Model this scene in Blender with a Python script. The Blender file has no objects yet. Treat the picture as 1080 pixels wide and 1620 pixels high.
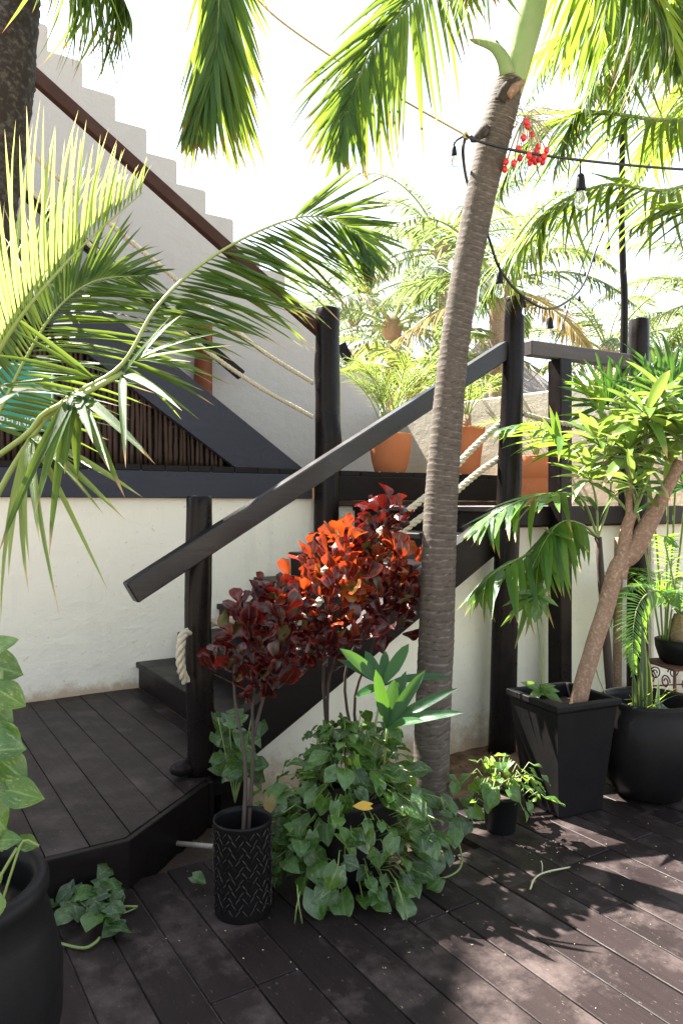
import bpy, math, random
import numpy as np
from mathutils import Vector, Matrix, noise as mnoise
random.seed(7); np.random.seed(7)
S = bpy.context.scene; COL = S.collection
R = math.radians
# ------------------------------------------------------------ camera, sky, sun
F = 1161.0; YAW = 32.4; EYE = 1.5; HOR = 800.0
cy, sy = math.cos(R(YAW)), math.sin(R(YAW))
cam_d = bpy.data.cameras.new('camera'); cam = bpy.data.objects.new('camera', cam_d); COL.objects.link(cam)
cam.location = (0, 0, EYE); cam.rotation_euler = (R(90), 0, -R(YAW))
cam_d.sensor_fit = 'VERTICAL'; cam_d.sensor_height = 24; cam_d.lens = F/1620*24
cam_d.shift_y = -(810-HOR)/1620; cam_d.clip_end = 2000; cam_d.clip_start = 0.02
S.camera = cam
SUN_EL = 54.0; SUN_AZ = -20.0           # azimuth east of +Y
w = bpy.data.worlds.new('World'); S.world = w; w.use_nodes = True
nt = w.node_tree; nt.nodes.clear()
sk = nt.nodes.new('ShaderNodeTexSky'); sk.sky_type = 'NISHITA'; sk.sun_disc = False
sk.sun_elevation = R(SUN_EL); sk.sun_rotation = R(SUN_AZ); sk.air_density = 1.0; sk.dust_density = 0.8; sk.ozone_density = 1.0
bg = nt.nodes.new('ShaderNodeBackground'); bg.inputs[1].default_value = 0.072
wo = nt.nodes.new('ShaderNodeOutputWorld'); hs = nt.nodes.new('ShaderNodeHueSaturation'); hs.inputs['Saturation'].default_value = .45; nt.links.new(sk.outputs[0], hs.inputs['Color']); nt.links.new(hs.outputs[0], bg.inputs[0]); nt.links.new(bg.outputs[0], wo.inputs[0])
sl = bpy.data.lights.new('sun', 'SUN'); sl.energy = 5.0; sl.angle = R(0.5); sl.color = (1, .95, .87)
so = bpy.data.objects.new('sun', sl); COL.objects.link(so)
sd = Vector((math.sin(R(SUN_AZ))*math.cos(R(SUN_EL)), math.cos(R(SUN_AZ))*math.cos(R(SUN_EL)), math.sin(R(SUN_EL))))
so.rotation_euler = sd.to_track_quat('Z', 'Y').to_euler(); so.location = (0, 20, 30)
S.view_settings.view_transform = 'Standard'; S.view_settings.look = 'None'
S.view_settings.exposure = 2.8; S.view_settings.gamma = 1; S.view_settings.use_curve_mapping = False
try:
    S.cycles.max_bounces = 8; S.cycles.transparent_max_bounces = 12
except Exception: pass

# ------------------------------------------------------------ photo geometry helpers (only to author positions)
def at(u, v, d):
    r = (u-540)/F*d
    return Vector((cy*r+sy*d, -sy*r+cy*d, EYE-(v-HOR)/F*d))
def atY(u, v, Y):
    a = (u-540)/F; return at(u, v, Y/(cy-sy*a))
def atZ(u, v, z):
    return at(u, v, (EYE-z)*F/(v-HOR))
def sunspot(p): return Vector((p[0]-sd.x/sd.z*p[2], p[1]-sd.y/sd.z*p[2]))
PATCH = (2.15, 1.38)
KEEP = [(Vector((2.0, 1.5, 0)), 1.05), (Vector((2.35, 1.35, 0)), 1.1), (Vector((1.9, 1.35, 0)), .9), (at(140, 400, 1.85), .9), (at(60, 480, 1.85), .8), (at(450, 380, 2.15), .6), (at(530, 900, 3.28), .6), (at(1020, 640, 3.6), .8),
        (at(640, 650, 3.9), .4), (at(610, 830, 3.5), .5), (at(820, 830, 3.9), .5)]
def clears(pts, k=1.0):
    for i in range(len(pts)-1):
        for f in (0, .33, .66, 1):
            q_ = Vector(pts[i]).lerp(Vector(pts[i+1]), f)
            for c, m in KEEP:
                v = q_-c; t = v.dot(sd)
                if t > 0 and (v-sd*t).length < .72*m*k: return False
    return True
# ------------------------------------------------------------ object helpers
WM = {}
def fin(o, name, parent=None, label=None, cat=None, group=None, kind=None, m=None, smooth=None):
    COL.objects.link(o)
    m = m or Matrix.Identity(4)
    if parent is not None:
        o.parent = parent; o.matrix_parent_inverse = WM[parent.name].inverted()
    o.matrix_basis = m; WM[o.name] = m
    if label: o['label'] = label
    if cat: o['category'] = cat
    if group: o['group'] = group
    if kind: o['kind'] = kind
    return o
def empty(name, loc, label, cat, group=None):
    o = bpy.data.objects.new(name, None); o.empty_display_size = .1
    return fin(o, name, None, label, cat, group, m=Matrix.Translation(Vector(loc)))
class MB:
    def __init__(s): s.v = []; s.f = []; s.sm = []
    def add(s, vs, fs, smooth=False):
        b = len(s.v); s.v.extend([tuple(x) for x in vs]); s.f.extend([tuple(i+b for i in f) for f in fs]); s.sm.extend([smooth]*len(fs)); return s
    def box(s, lo, hi, bev=0.0, M=None):
        x0, y0, z0 = lo; x1, y1, z1 = hi
        if bev <= 0:
            vs = [(x0,y0,z0),(x1,y0,z0),(x1,y1,z0),(x0,y1,z0),(x0,y0,z1),(x1,y0,z1),(x1,y1,z1),(x0,y1,z1)]
            fs = [(0,3,2,1),(4,5,6,7),(0,1,5,4),(1,2,6,5),(2,3,7,6),(3,0,4,7)]
        else:
            # chamfer all edges: 24 vertices
            b = bev; vs = []; idx = {}
            for ix in (0,1):
                for iy in (0,1):
                    for iz in (0,1):
                        X = (x0,x1)[ix]; Y = (y0,y1)[iy]; Z = (z0,z1)[iz]
                        dx = b if ix == 0 else -b; dy = b if iy == 0 else -b; dz = b if iz == 0 else -b
                        idx[(ix,iy,iz,0)] = len(vs); vs.append((X, Y+dy, Z+dz))
                        idx[(ix,iy,iz,1)] = len(vs); vs.append((X+dx, Y, Z+dz))
                        idx[(ix,iy,iz,2)] = len(vs); vs.append((X+dx, Y+dy, Z))
            fs = []
            for s_ in (0,1):
                c = [(0,0),(1,0),(1,1),(0,1)]
                fs.append([idx[(s_,a,b2,0)] for a,b2 in (c if s_ else c[::-1])])
                fs.append([idx[(a,s_,b2,1)] for a,b2 in (c[::-1] if s_ else c)])
                fs.append([idx[(a,b2,s_,2)] for a,b2 in (c if s_ else c[::-1])])
            for a in (0,1):
                for b2 in (0,1):
                    q = [idx[(0,a,b2,1)], idx[(1,a,b2,1)], idx[(1,a,b2,2)], idx[(0,a,b2,2)]]; fs.append(q)
                    q = [idx[(a,0,b2,0)], idx[(a,1,b2,0)], idx[(a,1,b2,2)], idx[(a,0,b2,2)]]; fs.append(q)
                    q = [idx[(a,b2,0,0)], idx[(a,b2,1,0)], idx[(a,b2,1,1)], idx[(a,b2,0,1)]]; fs.append(q)
            for a in (0,1):
                for b2 in (0,1):
                    for c2 in (0,1): fs.append([idx[(a,b2,c2,0)], idx[(a,b2,c2,1)], idx[(a,b2,c2,2)]])
        if M is not None: vs = [M @ Vector(v) for v in vs]
        return s.add(vs, fs)
    def prism(s, poly, z0, z1):
        n = len(poly); vs = [(x, y, z0) for x, y in poly] + [(x, y, z1) for x, y in poly]
        fs = [tuple(range(n-1, -1, -1)), tuple(range(n, 2*n))] + [(i, (i+1) % n, n+(i+1) % n, n+i) for i in range(n)]
        return s.add(vs, fs)
    def prismY(s, poly, y0, y1):      # polygon in XZ extruded along Y
        n = len(poly); vs = [(x, y0, z) for x, z in poly] + [(x, y1, z) for x, z in poly]
        fs = [tuple(range(n)), tuple(range(2*n-1, n-1, -1))] + [((i+1) % n, i, n+i, n+(i+1) % n) for i in range(n)]
        return s.add(vs, fs)
    def tube(s, pts, rad, seg=10, cap=True, rf=None, smooth=True):
        pts = [Vector(p) for p in pts]; n = len(pts)
        if not hasattr(rad, '__len__'): rad = [rad]*n
        T = [(pts[min(i+1, n-1)]-pts[max(i-1, 0)]).normalized() for i in range(n)]
        h = Vector((0, 0, 1)) if abs(T[0].z) < .9 else Vector((1, 0, 0))
        A = T[0].cross(h).normalized(); vs = []; 
        for i in range(n):
            A = (A - T[i]*A.dot(T[i])).normalized(); B = T[i].cross(A)
            for k in range(seg):
                t = 2*math.pi*k/seg; r = rad[i]*(rf(i, k, t) if rf else 1)
                vs.append(pts[i]+(A*math.cos(t)+B*math.sin(t))*r)
        fs = [(i*seg+k, i*seg+(k+1) % seg, (i+1)*seg+(k+1) % seg, (i+1)*seg+k) for i in range(n-1) for k in range(seg)]
        s.add(vs, fs, smooth)
        if cap:
            b = len(s.v)-len(vs)
            s.f.append(tuple(b+k for k in range(seg-1, -1, -1))); s.sm.append(False)
            s.f.append(tuple(b+(n-1)*seg+k for k in range(seg))); s.sm.append(False)
        return s
    def lathe(s, prof, c=(0, 0, 0), seg=28, rf=None):
        vs = []; n = len(prof)
        for i, (r, z) in enumerate(prof):
            for k in range(seg):
                t = 2*math.pi*k/seg; rr = r*(rf(i, k, t) if rf else 1)
                vs.append((c[0]+rr*math.cos(t), c[1]+rr*math.sin(t), c[2]+z))
        fs = [(i*seg+k, i*seg+(k+1) % seg, (i+1)*seg+(k+1) % seg, (i+1)*seg+k) for i in range(n-1) for k in range(seg)]
        s.add(vs, fs, True)
        b = len(s.v)-len(vs)
        s.f.append(tuple(b+k for k in range(seg-1, -1, -1))); s.sm.append(False)
        return s
    def ball(s, c, r, seg=8, rings=5, sc=(1, 1, 1)):
        vs = [(c[0], c[1], c[2]-r*sc[2])]
        for i in range(1, rings):
            p = math.pi*i/rings
            for k in range(seg):
                t = 2*math.pi*k/seg; vs.append((c[0]+r*sc[0]*math.sin(p)*math.cos(t), c[1]+r*sc[1]*math.sin(p)*math.sin(t), c[2]-r*sc[2]*math.cos(p)))
        vs.append((c[0], c[1], c[2]+r*sc[2])); fs = []
        for k in range(seg): fs.append((0, 1+(k+1) % seg, 1+k))
        for i in range(rings-2):
            for k in range(seg):
                a = 1+i*seg; fs.append((a+k, a+(k+1) % seg, a+seg+(k+1) % seg, a+seg+k))
        L = len(vs)-1; a = 1+(rings-2)*seg
        for k in range(seg): fs.append((a+k, a+(k+1) % seg, L))
        return s.add(vs, fs, True)
    def mesh(s, name, mat):
        m = bpy.data.meshes.new(name); m.from_pydata([tuple(v) for v in s.v], [], s.f)
        m.polygons.foreach_set('use_smooth', s.sm); 
        if mat: m.materials.append(mat)
        m.update(); return m
    def build(s, name, mat, parent=None, **k):
        return fin(bpy.data.objects.new(name, s.mesh(name, mat)), name, parent, **k)
def spline(pts, n):
    P = [Vector(p) for p in pts]; P = [P[0]*2-P[1]]+P+[P[-1]*2-P[-2]]; m = len(P)-3; out = []
    for i in range(n):
        t = i/(n-1)*m; k = min(int(t), m-1); f = t-k; a, b, c, d = P[k:k+4]
        out.append(.5*((2*b)+(c-a)*f+(2*a-5*b+4*c-d)*f*f+(3*b-a-3*c+d)*f**3))
    return out
# ------------------------------------------------------------ materials
class NM:
    def __init__(s, name):
        s.m = bpy.data.materials.new(name); s.m.use_nodes = True; s.t = s.m.node_tree; s.n = s.t.nodes; s.l = s.t.links
        s.p = s.n['Principled BSDF']; s.out = s.n['Material Output']
    def N(s, typ, **k):
        x = s.n.new(typ)
        for a, b in k.items():
            if hasattr(x, a): setattr(x, a, b)
        return x
    def coord(s, kind='Object', scale=(1, 1, 1), rnd=False):
        c = s.N('ShaderNodeTexCoord'); mp = s.N('ShaderNodeMapping'); mp.inputs['Scale'].default_value = scale
        s.l.new(c.outputs[kind], mp.inputs[0])
        if rnd:
            oi = s.N('ShaderNodeObjectInfo'); mu = s.N('ShaderNodeMath', operation='MULTIPLY'); mu.inputs[1].default_value = 37
            s.l.new(oi.outputs['Random'], mu.inputs[0]); s.l.new(mu.outputs[0], mp.inputs['Location'])
        return mp.outputs[0]
    def noise(s, vec, scale, detail=5, rough=.6, dist=0):
        x = s.N('ShaderNodeTexNoise'); x.inputs['Scale'].default_value = scale; x.inputs['Detail'].default_value = detail
        x.inputs['Roughness'].default_value = rough; x.inputs['Distortion'].default_value = dist
        s.l.new(vec, x.inputs[0]); return x.outputs[0]
    def ramp(s, fac, stops):
        x = s.N('ShaderNodeValToRGB'); e = x.color_ramp.elements
        while len(e) > len(stops): e.remove(e[-1])
        while len(e) < len(stops): e.new(.5)
        for i, (p, c) in enumerate(stops):
            e[i].position = p; e[i].color = tuple(c)+(1,) if len(c) == 3 else c
        s.l.new(fac, x.inputs[0]); return x.outputs[0]
    def mix(s, fac, a, b, mode='MIX'):
        x = s.N('ShaderNodeMix'); x.data_type = 'RGBA'; x.blend_type = mode
        for sock, v in ((x.inputs[0], fac), (x.inputs[6], a), (x.inputs[7], b)):
            if hasattr(v, 'is_output'): s.l.new(v, sock)
            else: sock.default_value = v if not isinstance(v, tuple) else (v+(1,) if len(v) == 3 else v)
        return x.outputs[2]
    def math(s, op, a, b=0, c=None):
        x = s.N('ShaderNodeMath', operation=op)
        for i, v in enumerate((a, b, c)):
            if v is None: continue
            if hasattr(v, 'is_output'): s.l.new(v, x.inputs[i])
            else: x.inputs[i].default_value = v
        return x.outputs[0]
    def bump(s, h, strength=.3, dist=.01, prev=None):
        b = s.N('ShaderNodeBump'); b.inputs['Strength'].default_value = strength; b.inputs['Distance'].default_value = dist
        s.l.new(h, b.inputs['Height'])
        if prev is not None: s.l.new(prev, b.inputs['Normal'])
        return b.outputs[0]
    def set(s, color=None, rough=None, normal=None, metal=None, spec=None, **k):
        for nm, v in (('Base Color', color), ('Roughness', rough), ('Normal', normal), ('Metallic', metal), ('Specular IOR Level', spec)):
            if v is None: continue
            if hasattr(v, 'is_output'): s.l.new(v, s.p.inputs[nm])
            else: s.p.inputs[nm].default_value = v+(1,) if isinstance(v, tuple) and len(v) == 3 else v
        return s.m
M = {}
def plaster(name, c1, c2, stain=(.42, .27, .14), base=0.0, stain_h=.10, amt=.75):
    q = NM(name); v = q.coord()
    n1 = q.noise(v, 1.1, 6, .65); n2 = q.noise(v, 60, 4, .6); n3 = q.noise(q.coord(scale=(3, 3, .5)), 2.2, 6, .7)
    col = q.mix(n1, c1, c2)
    streak = q.ramp(n3, [(.52, (0, 0, 0)), (.75, (1, 1, 1))])
    col = q.mix(q.math('MULTIPLY', streak, .32), col, tuple(x*.72 for x in c2))
    sp = q.N('ShaderNodeSeparateXYZ'); q.l.new(q.coord(), sp.inputs[0])
    hz = q.math('SUBTRACT', sp.outputs[2], base); hz = q.math('DIVIDE', hz, stain_h)
    hz = q.math('ADD', hz, q.math('MULTIPLY', q.math('SUBTRACT', q.noise(v, 9, 6, .75), .5), 2.6))
    f = q.ramp(hz, [(.15, (amt,)*3), (1.0, (0, 0, 0))])
    col = q.mix(f, col, stain)
    pits = q.noise(v, 11, 8, .75)
    speck = q.ramp(q.noise(v, 26, 2, .5), [(.71, (0, 0, 0)), (.76, (1, 1, 1))])
    col = q.mix(q.math('MULTIPLY', speck, .35), col, stain)
    nb = q.bump(n2, .25, .004); nb = q.bump(pits, .6, .016, nb); nb = q.bump(q.noise(q.coord(scale=(1, 1, 2.2)), 3.2, 4, .55), .35, .03, nb)
    q.set(col, .85, nb, spec=.3); return q.m
M['plaster'] = plaster('cream_plaster', (.82, .765, .635), (.88, .83, .71), base=.19)
M['plaster_low'] = plaster('pale_plaster', (.80, .745, .61), (.86, .81, .68), base=0, stain_h=.22)
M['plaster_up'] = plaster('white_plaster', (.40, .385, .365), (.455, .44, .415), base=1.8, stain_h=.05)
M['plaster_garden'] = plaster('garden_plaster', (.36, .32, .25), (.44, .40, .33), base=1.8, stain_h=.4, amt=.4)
def wood(name, c1, c2, axis, rough=(.28, .5), wear=None, wearamt=.3, bumpS=.35, spec=.12):
    q = NM(name); sc = [14, 14, 14]; sc[axis] = 1.0
    v = q.coord(scale=tuple(sc), rnd=True); v2 = q.coord(rnd=True)
    g = q.noise(v, 2.2, 8, .65, .6); g2 = q.noise(v2, 3.5, 6, .7)
    oi = q.N('ShaderNodeObjectInfo')
    col = q.mix(g, c1, c2)
    col = q.mix(q.math('MULTIPLY', oi.outputs['Random'], .35), col, tuple(x*1.7 for x in c2))
    if wear:
        f = q.ramp(g2, [(.5, (0, 0, 0)), (.72, (1, 1, 1))]); f = q.math('MULTIPLY', f, wearamt)
        col = q.mix(f, col, wear)
        sc2 = q.ramp(q.noise(q.coord(scale=tuple(3 if i != axis else 1 for i in range(3)), rnd=True), 40, 3, .6), [(.66, (0, 0, 0)), (.72, (1, 1, 1))])
        col = q.mix(q.math('MULTIPLY', sc2, wearamt*.5), col, tuple(min(1, x*2.2) for x in wear))
    r = q.ramp(g2, [(.3, (rough[0],)*3), (.7, (rough[1],)*3)])
    nb = q.bump(g, bumpS, .004); nb = q.bump(g2, .15, .01, nb)
    q.set(col, r, nb, spec=spec); return q.m
DK1, DK2 = (.0045, .0036, .0038), (.011, .008, .0078)
M['woodX'] = wood('dark_wood_x', DK1, DK2, 0, wear=(.026, .020, .018)); M['woodY'] = wood('dark_wood_y', DK1, DK2, 1, wear=(.026, .020, .018))
M['woodZ'] = wood('dark_wood_z', DK1, DK2, 2, rough=(.18, .4), wear=(.04, .026, .02), wearamt=.25)
M['railwood'] = wood('glossy_rail_wood', (.006, .005, .005), (.018, .015, .015), 0, rough=(.24, .42), wear=(.05, .04, .036), spec=.32)
M['plank'] = wood('deck_plank', (.008, .0058, .0060), (.025, .0178, .0175), 1, rough=(.32, .58), wear=(.14, .108, .10), wearamt=.5, bumpS=.5, spec=.12)
M['skybeam'] = wood('sky_tinted_wood', (.022, .023, .032), (.042, .044, .060), 0, rough=(.22, .42), wear=(.03, .03, .04))  # dark wood with the bluish sky reflection put into its colour
M['stick'] = wood('stick_wood', (.010, .006, .005), (.05, .03, .022), 2, rough=(.35, .6), wear=(.10, .07, .055), wearamt=.3)
M['redwood'] = wood('red_brown_wood', (.022, .010, .007), (.055, .026, .019), 0, rough=(.3, .5), wear=(.11, .07, .05))
M['logred'] = wood('orange_log_wood', (.10, .025, .010), (.24, .075, .03), 2, rough=(.3, .5), wear=(.05, .03, .02), wearamt=.7)
M['greywood'] = wood('weathered_rail_wood', (.055, .048, .050), (.11, .098, .10), 0, rough=(.4, .6), wear=(.17, .15, .15))
def bark(name, c1, c2, c3, ring=0, sc=9):
    q = NM(name); v = q.coord(); a = q.noise(q.coord(scale=(1, 1, .35)), sc, 8, .7); b = q.noise(v, sc*5, 5, .6)
    col = q.mix(a, c1, c2); f = q.ramp(b, [(.48, (0, 0, 0)), (.68, (1, 1, 1))])
    col = q.mix(q.math('MULTIPLY', f, .25 if ring else .6), col, c3)
    if ring < 0:
        at_ = q.N('ShaderNodeAttribute'); at_.attribute_name = 'ring'
        wob = q.math('ADD', at_.outputs['Fac'], q.math('MULTIPLY', q.math('SUBTRACT', q.noise(q.coord(scale=(1, 1, .3)), 30, 4), .5), .5))
        col = q.mix(q.math('MULTIPLY', q.ramp(wob, [(.72, (0, 0, 0)), (.95, (1, 1, 1))]), .7), col, c3)
        col = q.mix(q.math('MULTIPLY', q.ramp(wob, [(.0, (1, 1, 1)), (.28, (0, 0, 0))]), .7), col, tuple(x*.35 for x in c1))
    if ring > 0:
        w_ = q.N('ShaderNodeTexWave'); w_.bands_direction = 'Z'; w_.inputs['Scale'].default_value = ring; w_.inputs['Distortion'].default_value = 1.5
        w_.inputs['Detail'].default_value = 3; q.l.new(v, w_.inputs[0])
        col = q.mix(q.math('MULTIPLY', q.ramp(w_.outputs[0], [(.75, (0, 0, 0)), (.95, (1, 1, 1))]), .55), col, c3)
    g = q.ramp(q.noise(v, 2.0, 5, .7), [(.5, (0, 0, 0)), (.7, (1, 1, 1))]); col = q.mix(q.math('MULTIPLY', g, .35), col, tuple(x*.5 for x in c1))
    nb = q.bump(b, .3 if ring else .5, .006); nb = q.bump(a, .35 if ring else .5, .02, nb); q.set(col, .85, nb, spec=.2); return q.m
M['palmbark'] = bark('palm_bark', (.058, .047, .038), (.115, .095, .076), (.19, .165, .145), ring=-1)
M['oldbark'] = bark('dark_palm_bark', (.016, .012, .010), (.045, .036, .030), (.13, .12, .10))
M['tanbark'] = bark('tan_bark', (.17, .10, .065), (.30, .195, .13), (.44, .34, .25), sc=14)
M['farbark'] = bark('far_palm_bark', (.16, .11, .08), (.28, .21, .16), (.4, .33, .27))
M['shaft'] = bark('green_crownshaft', (.20, .30, .11), (.30, .40, .18), (.34, .36, .22), sc=3)
def leafmat(name, cols, trans, tfac=.35, rough=.38, tip=None, midrib=None, varieg=None,  vein=18, edge=None, spec=.5, coat=0, tjit=.5):
    q = NM(name); oi = q.N('ShaderNodeObjectInfo'); rnd = oi.outputs['Random']
    uv = q.coord('UV'); sp = q.N('ShaderNodeSeparateXYZ'); q.l.new(uv, sp.inputs[0]); ux, uy = sp.outputs[0], sp.outputs[1]
    n = len(cols); wn = q.N('ShaderNodeTexWhiteNoise'); wn.noise_dimensions = '1D'; q.l.new(q.math('MULTIPLY', rnd, 91.7), wn.inputs['W'])
    col = q.ramp(rnd, [((i+.5)/n, c) for i, c in enumerate(cols)])
    big = q.noise(q.coord('Object', rnd=True), 9, 4, .6)
    col = q.mix(q.math('MULTIPLY', big, .35), col, tuple(x*.5 for x in cols[0]))
    tcol = q.mix(.6, trans, col, 'MIX') if False else None
    d = q.math('ABSOLUTE', q.math('SUBTRACT', ux, .5))
    tr = q.mix(q.math('MULTIPLY', wn.outputs[0], tjit), trans, tuple(x*.45 for x in trans))
    if varieg:
        vv = q.coord('UV', scale=(5, 1.6, 1), rnd=True); vn = q.noise(vv, 2.6, 6, .7, .8)
        f = q.ramp(vn, [(.55, (0, 0, 0)), (.64, (1, 1, 1))]); f = q.math('MULTIPLY', f, .75)
        col = q.mix(f, col, varieg); tr = q.mix(f, tr, tuple(min(1, x*1.6) for x in varieg))
    if edge:
        f = q.ramp(q.math('ADD', d, q.math('MULTIPLY', q.math('SUBTRACT', q.noise(uv, 5, 3), .5), .18)), [(.33, (0, 0, 0)), (.46, (1, 1, 1))])
        col = q.mix(q.math('MULTIPLY', f, .8), col, edge)
    if midrib:
        f = q.ramp(d, [(.015, (1, 1, 1)), (.045, (0, 0, 0))]); col = q.mix(q.math('MULTIPLY', f, .7), col, midrib)
    if tip:
        f = q.ramp(q.math('ADD', uy, q.math('MULTIPLY', q.math('SUBTRACT', wn.outputs[0], .5), .16)), [(.86, (0, 0, 0)), (.97, (1, 1, 1))])
        col = q.mix(f, col, tip); tr = q.mix(f, tr, tuple(x*1.2 for x in tip))
    ww = q.N('ShaderNodeTexWave'); ww.inputs['Scale'].default_value = vein; ww.inputs['Distortion'].default_value = 1.0
    q.l.new(q.coord('UV'), ww.inputs[0]); nb = q.bump(ww.outputs[0], .25, .002)
    rr = q.ramp(q.noise(uv, 3, 3), [(.3, (rough-.08,)*3), (.7, (rough+.14,)*3)])
    q.set(col, rr, nb, spec=spec)
    if coat: q.p.inputs['Coat Weight'].default_value = coat; q.p.inputs['Coat Roughness'].default_value = .15
    tb = q.N('ShaderNodeBsdfTranslucent'); q.l.new(tr, tb.inputs[0])
    mx = q.N('ShaderNodeMixShader'); mx.inputs[0].default_value = tfac
    q.l.new(q.p.outputs[0], mx.inputs[1]); q.l.new(tb.outputs[0], mx.inputs[2]); q.l.new(mx.outputs[0], q.out.inputs[0]); return q.m
BR = (.28, .13, .05)
M['palm'] = leafmat('palm_leaflet', [(.028, .07, .018), (.040, .10, .022), (.055, .125, .028), (.085, .15, .035)], (.38, .53, .06), .42, .42, tip=BR, spec=.25)
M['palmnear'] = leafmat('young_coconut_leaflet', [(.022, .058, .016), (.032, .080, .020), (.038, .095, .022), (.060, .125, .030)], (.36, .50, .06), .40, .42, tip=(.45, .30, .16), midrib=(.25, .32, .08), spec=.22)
M['palmlit'] = leafmat('sunlit_coconut_leaflet', [(.10, .18, .04), (.16, .25, .05), (.2, .28, .07)], (.58, .68, .17), .42, .33, tip=(.5, .42, .2), midrib=(.4, .42, .12))  # brighter copy of the near leaflets, backlit glow put into the colour
M['palmfar'] = leafmat('far_palm_leaflet', [(.035, .07, .022), (.05, .09, .03), (.07, .11, .04), (.13, .13, .04)], (.27, .36, .10), .38, .5, tip=(.40, .28, .15))
M['palmgrey'] = leafmat('far_grey_palm_leaflet', [(.035, .06, .038), (.05, .08, .05), (.07, .10, .065)], (.26, .34, .14), .4, .5, tip=(.35, .27, .18))
M['areca'] = leafmat('areca_leaflet', [(.04, .085, .022), (.06, .11, .028), (.11, .13, .035)], (.32, .42, .07), .40, .4, tip=(.5, .28, .1))
M['deadpalm'] = leafmat('dry_palm_leaflet', [(.16, .11, .06), (.22, .16, .09), (.2, .16, .06)], (.4, .3, .13), .35, .6)
M['broadpalm'] = leafmat('glossy_palm_leaflet', [(.025, .075, .022), (.04, .11, .025), (.06, .15, .03), (.10, .2, .04)], (.38, .60, .05), .38, .30, tip=(.3, .25, .06), spec=.3)
M['fanpalm'] = leafmat('lady_palm_leaf', [(.020, .065, .030), (.03, .09, .035), (.04, .13, .03)], (.16, .36, .03), .28, .34, midrib=(.03, .07, .02), vein=30, spec=.3)
M['pothos'] = leafmat('pothos_leaf', [(.014, .042, .011), (.022, .062, .014), (.034, .090, .018), (.065, .145, .028)], (.26, .44, .04), .24, .20, midrib=(.10, .2, .05), varieg=(.20, .28, .09), vein=9, spec=.6)
M['pothosb'] = leafmat('bright_pothos_leaf', [(.032, .090, .018), (.048, .125, .022), (.08, .175, .036)], (.36, .58, .06), .36, .25, midrib=(.2, .32, .08), varieg=(.30, .38, .14), vein=9, spec=.6)
M['yellowleaf'] = leafmat('yellow_leaf', [(.6, .38, .04), (.65, .45, .06)], (.8, .5, .05), .35, .4)
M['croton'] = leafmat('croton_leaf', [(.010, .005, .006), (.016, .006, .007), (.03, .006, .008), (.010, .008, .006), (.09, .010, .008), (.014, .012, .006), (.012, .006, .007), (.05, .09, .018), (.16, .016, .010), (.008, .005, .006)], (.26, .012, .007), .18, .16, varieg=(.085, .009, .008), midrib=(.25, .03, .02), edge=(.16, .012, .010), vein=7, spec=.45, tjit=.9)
M['crotonlit'] = leafmat('sunlit_croton_leaf', [(.014, .006, .007), (.06, .010, .008), (.02, .008, .008), (.30, .05, .015), (.012, .010, .006), (.14, .20, .03), (.015, .006, .008), (.35, .12, .02), (.012, .008, .008)], (.70, .085, .012), .27, .16, varieg=(.26, .04, .014), midrib=(.55, .10, .05), edge=(.45, .05, .02), vein=7, spec=.45, tjit=.8)  # orange-red copy of the croton leaf with sunlight put into its colours
M['dracaena'] = leafmat('dracaena_leaf', [(.09, .18, .035), (.14, .25, .05), (.20, .30, .07), (.11, .21, .035), (.30, .34, .09)], (.34, .48, .08), .32, .30, vein=24, tip=(.45, .3, .12))
M['cycad'] = leafmat('cycad_leaflet', [(.03, .09, .025), (.05, .14, .03), (.07, .17, .04)], (.45, .80, .05), .4, .3)
M['snake'] = leafmat('snake_plant_leaf', [(.05, .10, .05), (.07, .13, .06)], (.3, .45, .1), .15, .35, edge=(.42, .42, .10), vein=3)
M['stem'] = NM('green_stem').set((.16, .22, .06), .5); M['brownstem'] = NM('brown_stem').set((.045, .030, .022), .8)
M['rachis'] = NM('frond_rachis').set((.22, .28, .07), .45); M['rachisd'] = NM('frond_rachis_dark').set((.10, .15, .04), .45)
def simple(name, c, rough, metal=0, nscale=0, c2=None, bump=.2, spec=.5):
    q = NM(name)
    if nscale:
        n = q.noise(q.coord(), nscale, 6, .65); q.set(q.mix(n, c, c2 or tuple(x*.6 for x in c)), rough, q.bump(n, bump, .01), metal, spec)
    else: q.set(c, rough, None, metal, spec)
    return q.m
M['blackpot'] = simple('black_glazed_clay', (.006, .006, .0065), .42, nscale=8, c2=(.016, .014, .014), bump=.3, spec=.12)
M['blackmatte'] = simple('black_plastic', (.008, .008, .008), .5, spec=.15)
M['bucket'] = simple('black_woven_plastic', (.008, .007, .007), .45, spec=.15)
M['bucketline'] = simple('woven_highlight_line', (.10, .08, .075), .5)
q = NM('terracotta'); n = q.noise(q.coord(), 5, 6, .65)
sp_ = q.N('ShaderNodeSeparateXYZ'); q.l.new(q.coord('Generated'), sp_.inputs[0])
cc = q.mix(n, (.44, .14, .055), (.56, .21, .09)); n2 = q.ramp(q.noise(q.coord(), 14, 7, .8), [(.58, (0, 0, 0)), (.75, (1, 1, 1))])
cc = q.mix(q.math('MULTIPLY', n2, .35), cc, (.62, .40, .27)); M['terracotta'] = q.set(cc, .8, q.bump(n, .15, .01), spec=.2)
M['soil'] = simple('dark_soil', (.028, .018, .013), .95, nscale=30, c2=(.07, .045, .03), bump=.9)
q = NM('sandy_dirt'); v = q.coord(); n = q.noise(v, 7, 8, .7); n2 = q.noise(v, 60, 5, .7)
M['dirt'] = q.set(q.mix(q.ramp(n, [(.35, (0, 0, 0)), (.65, (1, 1, 1))]), (.10, .055, .035), (.24, .15, .10)), .95, q.bump(n2, .8, .01), spec=.1)
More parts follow.
